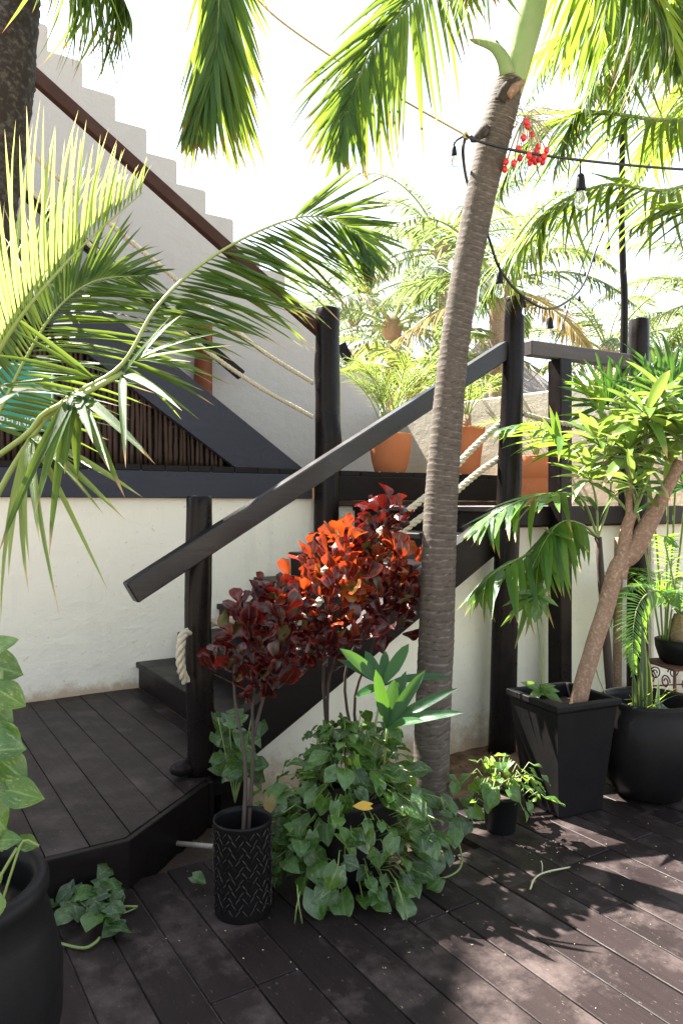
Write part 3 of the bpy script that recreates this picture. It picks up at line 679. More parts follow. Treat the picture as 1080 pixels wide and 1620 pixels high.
# square planter
pl_c = Vector((cy*1.105+sy*3.68, -sy*1.105+cy*3.68, 0)) + Vector((0.0, 0.0, 0))
e1 = Vector((cy*.153+sy*-.346, -sy*.153+cy*-.346, 0)); yaw = math.atan2(e1.y, e1.x)
pq = empty('square_planter', pl_c, 'tall tapered square black planter holding the leaning dracaena', 'planter')
ra_ = Matrix.Translation(pl_c) @ Matrix.Rotation(yaw, 4, 'Z')
def sqring(h, z): return [ra_ @ Vector((x_*h, y_*h, z)) for x_, y_ in ((-1, -1), (1, -1), (1, 1), (-1, 1))]
rings = [sqring(.128, 0), sqring(.132, .012), sqring(.183, .52), sqring(.195, .527), sqring(.197, .535), sqring(.197, .556), sqring(.194, .56), sqring(.168, .56), sqring(.164, .55), sqring(.155, .46)]
mb = MB(); vs = [v for r_ in rings for v in r_]
fs = [(i*4+k, i*4+(k+1) % 4, (i+1)*4+(k+1) % 4, (i+1)*4+k) for i in range(len(rings)-1) for k in range(4)]+[(3, 2, 1, 0), tuple(len(vs)-4+k for k in range(4))]
mb.add(vs, fs); po = mb.build('pot_body', M['blackpot'], pq)
bv = po.modifiers.new('bevel', 'BEVEL'); bv.width = .006; bv.segments = 2; bv.limit_method = 'ANGLE'
MB().add(sqring(.158, .49), [(0, 1, 2, 3)]).build('soil', M['soil'], pq)
rp = Vector((cy*1.60+sy*3.83, -sy*1.60+cy*3.83, 0))
rpot = pot('round_pot', rp, [(.14, 0), (.16, .008), (.225, .10), (.262, .22), (.268, .32), (.252, .42), (.232, .465), (.238, .485), (.232, .50), (.212, .50), (.205, .47), (.20, .40)], 'blackpot',
           'big round-bellied black clay pot with a snake plant beside the square planter', soilz=.42, soilr=.203)
sp_c = Vector((cy*.735+sy*3.40, -sy*.735+cy*3.40, 0))
spot = pot('nursery_pot', sp_c, [(.065, 0), (.068, .005), (.082, .15), (.088, .155), (.088, .172), (.08, .172), (.075, .15)], 'blackmatte', 'small black nursery pot of pothos on the deck left of the square planter', soilz=.14, soilr=.075)
bk = at(384, 1460, 2.72); bk.z = 0
H_ = .345; Rb = .104
bt = empty('woven_bucket', bk, 'black cylindrical planter with a woven pattern in front of the croton', 'planter')
MB().lathe([(Rb*.95, 0), (Rb*.97, .006), (Rb, .03), (Rb*1.02, H_-.012), (Rb*1.045, H_-.008), (Rb*1.045, H_), (Rb*.99, H_), (Rb*.97, H_-.02), (Rb*.95, .24)], bk, 48).build('pot_body', M['bucket'], bt)
MB().lathe([(Rb*.96, .23), (Rb*.5, .24), (.002, .25)], bk, 24).build('soil', M['soil'], bt)
mb = MB(); mb2 = MB()
for row in range(13):
    for k in range(26):
        z0 = .035+row*.0225; t0 = 2*math.pi*(k+(row % 2)*.5)/26; sgn = 1 if k % 2 else -1
        a_, b_ = t0-.075*sgn, t0+.075*sgn; rr_ = Rb*(1+.02*z0/H_)+.001
        pts = [(bk.x+math.cos(a_+(b_-a_)*f)*rr_, bk.y+math.sin(a_+(b_-a_)*f)*rr_, z0+.020*f) for f in (0, .5, 1)]
        mb.tube(pts, .0026, 4)
        if random.random() < .8: mb2.tube([(p[0]+(p[0]-bk.x)*.022, p[1]+(p[1]-bk.y)*.022, p[2]) for p in pts], .0009, 3)
mb.build('woven_ribs', M['bucket'], bt, kind='stuff'); mb2.build('woven_edges', M['bucketline'], bt, kind='stuff')
# big pot at the lower left
lp_ = Vector(at(-92, 1600, 1.74)); lp_.z = 0
lrim = .60
lpot = pot('clay_pot', lp_, [(.16, 0), (.19, .01), (.245, .13), (.27, .26), (.27, .38), (.245, .49), (.228, .54), (.238, .565), (.238, .59), (.225, .605), (.205, .60), (.197, .57), (.195, .5)], 'blackpot',
           'large blue-black clay pot of bright pothos cut off by the left edge', soilz=.52, soilr=.198)
# concealed pot inside the pothos mound
mc = at(552, 1330, 2.98); mc.z = 0
pot('clay_pot', mc, [(.13, 0), (.15, .01), (.19, .2), (.2, .33), (.205, .36), (.185, .36), (.18, .3)], 'blackpot', 'dark clay pot nearly buried under the big pothos mound', soilz=.30, soilr=.18)
# ============================================================ HEART LEAF PLANTS
heart = lambda t: .46*(1-(1-min(t/.38, 1))**2)**.5*(1 if t < .38 else max(0, 1-((t-.38)/.62)**1.55))+.012 if t > 0 else .24
HL = {}
def heartset(mk):
    if mk not in HL:
        HL[mk] = [leafmesh('leaf', M[mk], 7, 2, heart, droop=d, fold=f, curl=c, wave=wv, ph=p, lobes=.22) for d, f, c, wv, p in
                  ((.15, .14, .05, .5, 0), (.28, .22, .0, .8, 1), (.38, .10, .2, .6, 2), (.1, .2, .1, 1.0, 3.1), (.5, .16, .1, .8, 4.4))]
    return HL[mk]
def heart_leaf(parent, p, d, upv, L, mk='pothos', name='leaf', wr=1.0, label=None):
    return fin(bpy.data.objects.new(name, random.choice(heartset(mk))), name, parent, m=placem(p, d, upv, L, L*wr*random.uniform(.85, 1.1)), label=label)
def mound(parent, c, rx, ry, z0, z1, n, L, mk, mk2='pothosb', extra=0, stems_to=None, bias=None, low=.0, petiole=True, spread=.0):
    """leaves over a rounded heap, tips outwards and down, short petioles"""
    mb = MB(); k = 0; g = (math.sqrt(5)-1)*math.pi; small = []; n += extra
    for i in range(n):
        el = (i+.5)/n; zz = 1-el*(1-low); th = i*g+random.gauss(0, .15); rr_ = math.sqrt(max(0, 1-zz*zz))*random.uniform(.75, 1.18)
        if zz < .35: rr_ = random.uniform(.8, 1.12)
        zz = max(0, min(1, zz+random.gauss(0, .05)))
        p = Vector((c[0]+rx*rr_*math.cos(th), c[1]+ry*rr_*math.sin(th), z0+(z1-z0)*zz))
        if bias: p += Vector(bias)*(1-zz)
        out = Vector((math.cos(th), math.sin(th), 0))
        dr = out*random.uniform(.4, 1)+Vector((0, 0, -random.uniform(.1, 1.0)*(1.15-zz*.8)))+Vector((random.gauss(0, .55), random.gauss(0, .55), random.gauss(0, .3)))
        nrm = out*(.95-.7*zz)+Vector((0, 0, .75+zz*.6))+Vector((random.gauss(0, .4), random.gauss(0, .4), 0))
        nz = mnoise.noise(Vector((math.cos(th)*1.7, math.sin(th)*1.7, zz*2.5+c[0])))
        p.x += out.x*nz*rx*.5; p.y += out.y*nz*ry*.5; p.z = max(z0*.6, p.z+mnoise.noise(Vector((th*1.3, zz*3, 5)))*.10)
        l = L*random.uniform(.45, 1.2); mk_ = mk if random.random() < .72 else mk2
        if extra and i % (n//extra) == 0 and len(small) < extra: small.append((random.choice(heartset(mk)), placem(p, dr, nrm, l*.72, l*.72)))
        else: heart_leaf(parent, p, dr, nrm, l, mk_)
        if petiole:
            q_ = Vector((c[0], c[1], z0+(z1-z0)*zz*.7)).lerp(p, .62); mb.tube([q_, q_.lerp(p, .55)+Vector((0, 0, .03)), p], .0022, 4, False)
    if mb.v: mb.build('stems', M['stem'], parent, kind='stuff')
    if small: joined('small_leaves', small, M[mk], parent, kind='stuff')
mdn = empty('pothos', mc+Vector((0, 0, .3)), 'large mound of variegated pothos spilling over the deck around the palm trunk', 'plant')
mound(mdn, (mc.x-.0, mc.y+.02, 0), .30, .31, .04, .60, 290, .088, 'pothos', extra=145, low=.0)
mb = MB()
for (u0, v0, d0, u1, v1, d1) in ((625, 1390, 2.62, 642, 1452, 2.6), (475, 1410, 2.62, 466, 1468, 2.6), (470, 1400, 2.62, 478, 1462, 2.6), (660, 1250, 2.85, 700, 1370, 2.95)):
    a, b = at(u0, v0, d0), at(u1, v1, d1); b.z = max(b.z, .02); mb.tube(spline([a, a.lerp(b, .5)+Vector((-.02, -.03, .02)), b], 8), .0028, 5)
mb.build('vine', M['stem'], mdn)
# trailing vine at the right foot of the mound
v2 = empty('pothos', at(700, 1330, 3.0), 'pothos vine with small leaves creeping at the right foot of the palm trunk', 'plant')
for (u, v, d) in ((700, 1290, 3.12), (715, 1300, 3.1), (690, 1320, 3.0), (720, 1310, 3.08), (705, 1345, 3.0), (690, 1355, 2.95), (735, 1285, 3.2), (725, 1295, 3.15), (712, 1270, 3.2), (700, 1262, 3.25), (742, 1300, 3.2)):
    heart_leaf(v2, at(u, v, d), (random.gauss(0, 1), -1, -.8), (random.gauss(0, .3), -.6, .8), random.uniform(.05, .085))
MB().tube(spline([at(668, 1392, 2.94), at(705, 1388, 2.96), at(728, 1372, 3.0), at(728, 1345, 3.1), at(712, 1300, 3.15)], 16), .004, 6).build('vine', M['stem'], v2)
# small nursery pot pothos
v3 = empty('pothos', sp_c+Vector((0, 0, .15)), 'small bright pothos arching out of the nursery pot', 'plant')
mound(v3, (sp_c.x, sp_c.y, 0), .17, .15, .13, .31, 46, .075, 'pothosb', low=.1)
for (u, v, d) in ((840, 1218, 3.35), (858, 1232, 3.3), (848, 1250, 3.25), (835, 1270, 3.2), (720, 1240, 3.35), (712, 1230, 3.3)):
    heart_leaf(v3, at(u, v, d), (random.gauss(.4, .5), -.4, -.6), (0, -.4, 1), .055, 'pothosb')
MB().tube(spline([sp_c+Vector((0, 0, .2)), at(800, 1235, 3.35), at(835, 1225, 3.3), at(858, 1235, 3.3)], 12), .003, 5).build('vine', M['stem'], v3)
# creeping pothos at the left below the platform
v4 = empty('pothos', at(130, 1440, 2.5), 'dark pothos creeping over the deck below the platform front edge', 'plant')
for i in range(46):
    u = random.uniform(62, 192); v = random.uniform(1375, 1475)+ (0 if u > 110 else 12); p = atZ(u, v+12, 0); p.z = random.uniform(.02, .10)
    if p.y > 2.84: p.y = 2.84-random.uniform(0, .1)
    heart_leaf(v4, p, (random.gauss(0, 1), random.gauss(-.6, .6), random.uniform(-.5, .3)), (random.gauss(0, .4), -.4, 1), random.uniform(.05, .085))
heart_leaf(v4, at(172, 1372, 2.75), (-.3, -.5, .2), (0, -.7, .8), .08)
MB().tube(spline([atZ(85, 1490, .01), atZ(130, 1500, .012), atZ(150, 1492, .015), atZ(158, 1483, .02)], 12), .005, 6).build('vine', M['stem'], v4)
MB().tube(spline([atZ(125, 1440, .03), atZ(165, 1434, .02), atZ(218, 1434, .015)], 12), .004, 6).build('vine', M['stem'], v4)
MB().tube(spline([atZ(130, 1455, .02), atZ(190, 1446, .012), atZ(216, 1436, .01)], 12), .0025, 6).build('vine', M['stem'], v4)
v6 = empty('pothos', at(360, 1240, 3.3), 'dark pothos leaves growing behind the woven planter at the foot of the stairs', 'plant')
for i in range(30):
    u = random.uniform(335, 415); v = random.uniform(1120, 1235); p = at(u, v, random.uniform(3.12, 3.32))
    heart_leaf(v6, p, (random.gauss(0, 1), -.5, random.uniform(-.8, .2)), (random.gauss(0, .4), -.7, .7), random.uniform(.06, .095))
mb = MB()
for u in (345, 362, 380, 398, 410): mb.tube(spline([at(372, 1270, 3.2), at((u+372)/2, 1200, 3.22), at(u, 1135, 3.2)], 8), .003, 5)
mb.build('vine', M['stem'], v6)
# bright pothos at left edge in big pot
v5 = empty('pothos', lp_+Vector((0, 0, .55)), 'bright variegated pothos climbing at the left edge out of the big clay pot', 'plant')
def lt(u, v, d=1.62): return at(u, v, d)
for (u, v, L_, dx, dy) in ((12, 1062, .13, 1, .2), (20, 1100, .10, 1, .6), (5, 1135, .12, .8, .7), (22, 1165, .11, .7, .7), (10, 1200, .13, .9, -.2), (28, 1215, .10, 1, .7), (40, 1260, .10, 1, .2),
    (20, 1250, .09, .8, -.3), (5, 1285, .09, .6, .8), (12, 1320, .08, .3, 1), (0, 1090, .12, .3, 1), (35, 1245, .07, .8, .8), (8, 1160, .11, .2, 1), (2, 1225, .10, 0, 1), (15, 1340, .07, 1, -.2), (50, 1340, .06, 1, .3), (4, 1390, .08, .5, 1), (6, 1430, .07, .2, 1), (12, 1045, .10, .8, -.6), (-10, 1180, .12, .6, .6)):
    p = lt(u-L_*250, v-10, 1.62+random.uniform(-.1, .1)); rv = Vector((cy, -sy, 0)); heart_leaf(v5, p, rv*dx+Vector((0, 0, -dy))+Vector((0, -.2, 0)), Vector((-sy*.9, -cy*.9, .6))+Vector((random.gauss(0, .3), random.gauss(0, .3), 0)), L_*.70, 'pothosb')
mb = MB()
for (u, v) in ((22, 1060), (15, 1165), (30, 1250), (5, 1320), (45, 1342), (-5, 1100)):
    mb.tube(spline([lt(-25, 1470), lt(-8, (v+1470)/2), lt(u-18, v)], 10), .0035, 5)
mb.tube(spline([lt(0, 1440), lt(22, 1370), lt(38, 1330), lt(62, 1338)], 10), .003, 5)
mb.build('vine', M['stem'], v5)
for i in range(22):
    a = random.uniform(0, 6.28); heart_leaf(v5, lp_+Vector((math.cos(a)*.12-.05, math.sin(a)*.12, .56+random.uniform(0, .35))), (math.cos(a), math.sin(a), -.3), (random.gauss(0, .3), -.4, 1), .09, 'pothosb')
# yellow leaf and loose leaves
yl = heart_leaf(None, at(585, 1275, 2.58), (-1, .1, .25), (-.3, -.9, .6), .06, 'yellowleaf', 'fallen_leaf', .6); yl['label'] = 'yellow leaf caught on the front of the pothos mound'; yl['category'] = 'leaf'
dl = heart_leaf(None, at(425, 1262, 2.72), (.1, -.1, -1), (-.4, -.9, .2), .07, 'deadpalm', 'dry_leaf', .7); dl['label'] = 'withered tan leaf hanging beside the woven planter'; dl['category'] = 'leaf'
sl1 = heart_leaf(None, atZ(305, 1395, .03)+Vector((0, 0, .02)), (.6, -.8, -.2), (0, -.7, 1), .06, 'pothosb', 'stray_leaf'); sl1['label'] = 'single green leaf lying left of the woven planter'; sl1['category'] = 'leaf'
# ============================================================ CROTONS
spoon = lambda t: .40*math.sin(math.pi*min(1, t**.85*.56))**1.5*(1-t**6)**.5+.02
CR = {}
def crset(mk):
    if mk not in CR:
        CR[mk] = [leafmesh('leaf', M[mk], 8, 2, spoon, droop=d, fold=f, curl=c, wave=wv, ph=p, twist=tw) for d, f, c, wv, p, tw in
                  ((.1, .3, .3, .8, 0, .4), (.45, .1, .6, 1.0, 1, -.5), (-.3, .45, .2, .8, 2, .8), (.65, .2, .7, 1.2, 3, .2), (.3, .6, 0, .8, 4, -.8), (-.5, .2, .5, 1.1, 5, .2), (.6, .4, -.2, 1.2, 6.5, 1.0), (.2, -.2, .8, .9, 1.7, -.3))]
    return CR[mk]
def croton(base, trunk_pts, heads, mk, label, nleaf):
    t = empty('croton', base, label, 'shrub'); 
    for tp in trunk_pts: MB().tube(spline(tp, 14), [.009-.0003*i for i in range(14)], 7).build('trunk', M['brownstem'], t)
    tot = sum(h[1]**2 for h in heads)
    for (c, r, mk2) in heads:
        c = Vector(c); m = int(nleaf*r*r/tot); g = 2.4
        for i in range(m):
            zz = 1-2*(i+.5)/m*.92; th = i*g; rr_ = math.sqrt(max(0, 1-zz*zz)); k = .94*random.uniform(.3, 1.0)**.7*random.choice((1, 1, 1.15))
            o_ = Vector((rr_*math.cos(th), rr_*math.sin(th), zz)); p = c+Vector((o_.x*r, o_.y*r, o_.z*r*1.1))*k
            p.z += .02*mnoise.noise(p*12)
            d = o_*.7+Vector((0, 0, .75))+Vector((random.gauss(0, .35), random.gauss(0, .35), random.gauss(0, .3)))
            nrm = Vector((-o_.x*.5, -o_.y*.5, .6))+Vector((random.gauss(0, .5), random.gauss(0, .5), 0))
            if random.random() < .5: nrm = o_+Vector((random.gauss(0, .4), random.gauss(0, .4), random.gauss(0, .4)))
            l = random.uniform(.048, .098)*(1 if k > .6 else .85)
            fin(bpy.data.objects.new('leaf', random.choice(crset(mk2))), 'leaf', t, m=placem(p, d, nrm, l, l*random.uniform(.9, 1.3)))
    return t
g1 = bk+Vector((0, 0, .24))
croton(g1, [[g1, at(388, 1210, 2.9), at(372, 1110, 3.05), at(370, 1040, 3.1)], [g1+Vector((.03, .02, 0)), at(400, 1200, 2.95), at(400, 1110, 3.15), at(415, 1030, 3.15)], [at(401, 1165, 3.05), at(418, 1100, 3.15), at(450, 1000, 3.2)]],
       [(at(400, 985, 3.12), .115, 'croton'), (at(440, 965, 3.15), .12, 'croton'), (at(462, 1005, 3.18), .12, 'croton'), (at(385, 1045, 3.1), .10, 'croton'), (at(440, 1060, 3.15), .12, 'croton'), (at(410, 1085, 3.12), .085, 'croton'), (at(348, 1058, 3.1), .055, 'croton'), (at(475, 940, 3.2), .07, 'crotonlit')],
       'croton', 'dark maroon and red croton shrub nearest the lowest black post', 205)
g2 = atZ(520, 1240, -.02); g2 = at(520, 1200, 3.45); g2.z = -.02
croton(g2, [[g2, at(518, 1100, 3.35), at(530, 1040, 3.3), at(535, 950, 3.3)], [g2+Vector((.03, 0, 0)), at(512, 1090, 3.35), at(515, 1020, 3.35)]],
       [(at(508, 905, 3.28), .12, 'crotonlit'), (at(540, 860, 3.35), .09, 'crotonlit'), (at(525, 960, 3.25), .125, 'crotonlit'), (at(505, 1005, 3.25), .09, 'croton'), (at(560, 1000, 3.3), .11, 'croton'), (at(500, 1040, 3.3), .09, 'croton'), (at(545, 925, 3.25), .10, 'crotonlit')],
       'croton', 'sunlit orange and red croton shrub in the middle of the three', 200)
g3 = at(590, 1230, 3.6); g3.z = -.02
croton(g3, [[g3, at(560, 1120, 3.55), at(590, 1020, 3.5), at(600, 930, 3.5)], [g3, at(545, 1080, 3.5), at(600, 960, 3.5)]],
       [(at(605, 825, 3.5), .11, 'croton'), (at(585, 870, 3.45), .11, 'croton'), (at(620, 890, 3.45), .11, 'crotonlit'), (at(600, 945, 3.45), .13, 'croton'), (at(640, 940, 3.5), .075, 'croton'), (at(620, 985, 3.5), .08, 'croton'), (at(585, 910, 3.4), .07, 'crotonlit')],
       'croton', 'tallest dark red croton shrub standing behind beside the palm trunk', 225)
# ============================================================ LADY PALM (fan leaves by trunk)
lady = empty('lady_palm', at(590, 1230, 3.0), 'dark green lady palm with broad pleated blades left of the ringed trunk', 'plant')
FB = [leafmesh('blade', M['fanpalm'], 7, 2, lambda t: .5*min(1, t*2.2+.12)*(1-t**5)**.8+.003, droop=d, fold=.12, zr=.2) for d in (.05, .2, .4, .6)]
def blade_(parent, a, b, Wd, k=None, n=None, nm='blade', upv=None):
    a, b = Vector(a), Vector(b); d = b-a; L = d.length
    return fin(bpy.data.objects.new(nm, (k or FB)[n if n is not None else random.randrange(4)]), nm, parent, m=placem(a, d+Vector((0, 0, .12*L)), upv or (-sy, -cy, .8), L, Wd))
hub1 = at(612, 1152, 2.92)
for (u, v, d, Wd, n) in ((593, 1062, 2.85, .052, 0), (625, 1075, 2.9, .06, 0), (668, 1070, 2.8, .05, 1), (700, 1095, 2.75, .045, 2), (704, 1125, 2.7, .045, 2), (645, 1062, 2.95, .05, 0), (655, 1140, 2.7, .04, 1)):
    blade_(lady, hub1, at(u, v, d), Wd, n=n)
hub2 = at(605, 1085, 3.05)
for (u, v, d, Wd, n) in ((548, 1033, 2.9, .06, 1), (575, 1030, 3.1, .05, 0), (610, 1030, 3.15, .045, 0), (650, 1020, 3.1, .055, 0), (700, 1060, 2.95, .035, 3), (550, 1045, 2.95, .04, 2), (570, 1100, 2.85, .04, 1)):
    blade_(lady, hub2, at(u, v, d), Wd, n=n)
mb = MB(); mb.tube(spline([at(600, 1260, 2.98), at(608, 1200, 2.95), hub1], 8), .005, 6); mb.tube(spline([at(600, 1260, 3.0), at(590, 1180, 3.0), hub2], 8), .005, 6); mb.build('stem', M['stem'], lady)
# ============================================================ CENTRE PALM
def ringed_trunk(parent, pts, rads, mat, nring=170, depth=.05, name='trunk', seg=30, tilt=.3):
    n = nring*4; C = spline(pts, n); rr_ = np.interp(np.linspace(0, 1, n), np.linspace(0, 1, len(rads)), rads)
    off = np.cumsum(np.random.uniform(.45, 1.6, nring)); off = off/off[-1]*(n-1)
    def rf(i, k, t):
        x = i+1.6*math.sin(t+i*.01)+.9*math.sin(2*t+2)+1.5*mnoise.noise(Vector((math.cos(t)*2, math.sin(t)*2, i*.02)))
        j = np.searchsorted(off, x); a = off[j-1] if 0 < j < nring else 0; b = off[min(j, nring-1)]; f = 0 if b <= a else (x-a)/(b-a)
        dj = depth*(.25+1.5*((j*7919) % 97)/97.)*(.45+.9*i/n)
        return 1+dj*(f*f-.35)+.02*mnoise.noise(Vector((math.cos(t)*3, math.sin(t)*3, i*.06)))
    o = MB().tube(C, list(rr_), seg, rf=rf).build(name, mat, parent)
    vals = np.zeros(len(o.data.vertices), dtype=np.float32)
    for i in range(n):
        for k in range(seg):
            t = 2*math.pi*k/seg; x = i+1.6*math.sin(t+i*.01)+.9*math.sin(2*t+2)+1.5*mnoise.noise(Vector((math.cos(t)*2, math.sin(t)*2, i*.02)))
            j = np.searchsorted(off, x); a = off[j-1] if 0 < j < nring else 0; b = off[min(j, nring-1)]; vals[i*seg+k] = 0 if b <= a else (x-a)/(b-a)
    at_ = o.data.attributes.new('ring', 'FLOAT', 'POINT'); at_.data.foreach_set('value', vals)
    return o
pd = 3.4
cp = empty('palm_tree', at(683, 1310, 3.4), 'leaning Christmas palm with a ringed brown trunk and green crownshaft in the centre', 'palm')
ringed_trunk(cp, [tuple(at(u, v, pd)) for u, v in ((684, 1330), (682, 1200), (690, 1000), (696, 820), (704, 700), (717, 560), (735, 440), (762, 300), (786, 200), (806, 130))],
             [w_/2/F*pd for w_ in (60, 57, 56, 53, 50, 46, 45, 48, 51, 44)], M['palmbark'], nring=150, depth=.038)
mb = MB().tube(spline([at(806, 150, pd), at(815, 110, pd), at(828, 60, pd), at(843, 0, pd), at(858, -70, pd), at(868, -120, pd)], 30), [x/F*pd/2 for x in np.interp(np.linspace(0, 1, 30), [0, .15, .5, 1], [36, 42, 46, 34])], 20); mb.build('crownshaft', M['shaft'], cp)
# ragged leaf base bits
def sheath(pts, wd, mat, nm):
    C = spline(pts, 14); vs = []; 
    for i, p in enumerate(C):
        T = (C[min(i+1, 13)]-C[max(i-1, 0)]).normalized(); s_ = T.cross(Vector((-sy, -cy, 0))).normalized(); ww_ = wd*(1-(i/13.)**1.6*.93)*.42
        fwd = Vector((-sy, -cy, 0))*ww_*.35; vs += [p-s_*ww_, p+fwd, p+s_*ww_]
    fs = [(i*3+k, i*3+k+1, i*3+4+k, i*3+3+k) for i in range(13) for k in range(2)]
    o_ = MB().add(vs, fs, True).build(nm, mat, cp); sm = o_.modifiers.new('thick', 'SOLIDIFY'); sm.thickness = .004; return o_
sheath([at(802, 118, 3.33), at(796, 95, 3.32), at(780, 74, 3.3), at(752, 64, 3.3), at(742, 62, 3.3)], .085, M['shaft'], 'leaf_sheath')
sheath([at(806, 115, 3.34), at(800, 90, 3.34), at(788, 72, 3.34), at(784, 62, 3.34)], .045, M['brownstem'], 'leaf_sheath')
sheath([at(800, 150, 3.32), at(812, 140, 3.31), at(824, 132, 3.31), at(830, 126, 3.32)], .07, M['tanbark'], 'leaf_scar')
sheath([at(790, 160, 3.32), at(798, 140, 3.31), at(808, 128, 3.31), at(818, 122, 3.32)], .06, M['palmbark'], 'leaf_scar')
MB().tube(spline([at(768, 205, 3.32), at(757, 214, 3.3), at(748, 222, 3.29), at(744, 214, 3.28)], 8), [.028, .026, .022, .018, .015, .012, .01, .006], 8).build('stub', M['oldbark'], cp)
# fruit cluster
fc = at(830, 185, 3.42); mb = MB(); bm_ = []
for i in range(34):
    a, e = random.uniform(0, 6.28), random.uniform(-.9, .7); tip = at(random.uniform(805, 905), random.uniform(172, 250), random.uniform(3.3, 3.65)); mid = fc.lerp(tip, .5)+Vector((0, 0, .03))
    mb.tube(spline([fc, mid, tip], 6), .0022, 4, False)
    for _ in range(2): mb.tube([mid, mid+Vector((random.gauss(0, .05), random.gauss(0, .05), random.gauss(0, .05)))], .0016, 4, False)
fcl = mb.build('fruit_stalks', M['twig'], cp, kind='stuff')
for (u, v) in ((832, 193), (840, 214), (820, 236), (836, 246), (848, 240), (852, 252), (846, 256), (838, 257), (860, 248), (812, 258), (798, 268), (858, 256), (828, 218), (851, 232), (843, 250), (800, 256), (834, 200), (864, 238), (822, 250)):
    dd = random.uniform(3.28, 3.4); tq = at(u, v, dd); MB().tube(spline([fc, fc.lerp(tq, .5)+Vector((0, 0, .02)), tq], 6), .0025, 5).build('fruit_stalk', M['twig'], cp); mb = MB().ball(at(u, v, dd), .0135, 10, 7, (1, 1, 1.25)); mb.build('berry', M['berry'], cp)
CR0 = at(866, -110, pd)   # crown centre
def cf(ps, **k): return frond(cp, [CR0]+[at(*p) for p in ps], **k)
k0 = dict(n=46, L=.40, W=.030, mat='palm', rad=.016, start=.25)
cf([(800, -190, 3.3), (730, -110, 3.2), (660, -10, 3.1), (600, 60, 3.05), (556, 150, 3.0), (534, 240, 3.0)], **{**k0, 'hang': .5, 'ang': (52, 16), 'L': .58, 'n': 60, 'W': .023, 'up': (-sy, -cy, .2), 'jit': .16})
cf([(840, -180, 3.0), (800, -100, 2.8), (750, -60, 2.75), (700, -30, 2.7)], **{**k0, 'hang': 1.2, 'L': .34, 'n': 34})
cf([(940, -160, 3.6), (1010, -80, 3.8), (1080, 20, 4.0), (1130, 150, 4.1)], **{**k0, 'hang': .7, 'L': .5})
cf([(930, -120, 3.2), (990, -60, 3.2), (1040, 20, 3.2), (1075, 110, 3.2)], **{**k0, 'hang': .9, 'L': .45})
cf([(900, -100, 3.9), (930, -30, 4.3), (960, 60, 4.6), (975, 170, 4.8)], **{**k0, 'hang': .8, 'L': .5, 'n': 50})
cf([(850, -160, 3.8), (820, -80, 4.2), (790, 0, 4.4), (770, 80, 4.5)], **{**k0, 'hang': .9, 'L': .35, 'n': 30, 'mat': 'deadpalm'}) if False else None
# off-frame part of the crown
for az, ln_, ri, fa_ in ((-150, 2.0, 55, 45), (-115, 2.1, 60, 40), (-85, 2.0, 50, 45), (-50, 1.9, 55, 50), (175, 2.0, 40, 60), (200, 1.8, 70, 20), (100, 1.6, 75, 20), (-20, 2.0, 45, 50)):
    if clears(arc_pts(CR0, az, ln_, ri, fa_)): frond(cp, arc_pts(CR0, az, ln_, ri, fa_), n=38, L=.42, W=.034, hang=.5, indiv=False, rad=.016, start=.2)
# ============================================================ LEFT PALM (dark trunk and hanging fronds)
lpalm = empty('palm_tree', at(-140, 1300, 3.0), 'dark thick palm trunk at the top left edge with fronds hanging from above', 'palm')
tl = [tuple(at(u, v, 2.9)) for u, v in ((-190, 1390), (-120, 1000), (-75, 700), (-55, 520), (-30, 330), (-4, 150), (8, 0), (14, -150), (20, -350), (25, -430))]
ringed_trunk(lpalm, tl, [.15, .13, .128, .13, .13, .13, .128, .12, .11, .09], M['oldbark'], nring=60, depth=.07, seg=26)
LC = at(25, -440, 2.9)
def lf(ps, **k): return frond(lpalm, [LC]+[at(*p) for p in ps], **k)
CF = (-sy, -cy, .15)
lf([(140, -420, 2.9), (270, -300, 2.85), (340, -120, 2.8), (346, 20, 2.78), (336, 110, 2.75), (300, 200, 2.75)], n=70, L=.50, W=.021, hang=.75, ang=(34, 12), rad=.011, start=.42, mat='palm', up=CF, sides=(-1, -1, 1), jit=.16)
lf([(40, -420, 2.7), (60, -260, 2.6), (90, -130, 2.5), (130, -70, 2.5), (180, -30, 2.5), (205, 20, 2.5)], n=56, L=.42, W=.022, hang=2.2, ang=(60, 20), rad=.012, start=.4, mat='palm', up=(cy*.3, -sy*.3, .9), jit=.2)
lf([(30, -420, 3.0), (80, -300, 3.1), (110, -200, 3.1), (160, -110, 3.1), (200, -60, 3.0)], n=40, L=.40, W=.022, hang=2.2, ang=(60, 20), rad=.012, start=.4, mat='palm', jit=.2)
for az, ln_, ri, fa_ in ((-160, 1.9, 50, 45), (-120, 2.0, 60, 40), (-80, 2.2, 50, 40), (-40, 2.2, 50, 30), (140, 2.0, 50, 40), (-100, 1.6, 70, 20), (0, 2.0, 60, 10)):
    if clears(arc_pts(LC, az, ln_, ri, fa_)): frond(lpalm, arc_pts(LC, az, ln_, ri, fa_), n=38, L=.42, W=.036, hang=.5, indiv=False, rad=.016, start=.2)
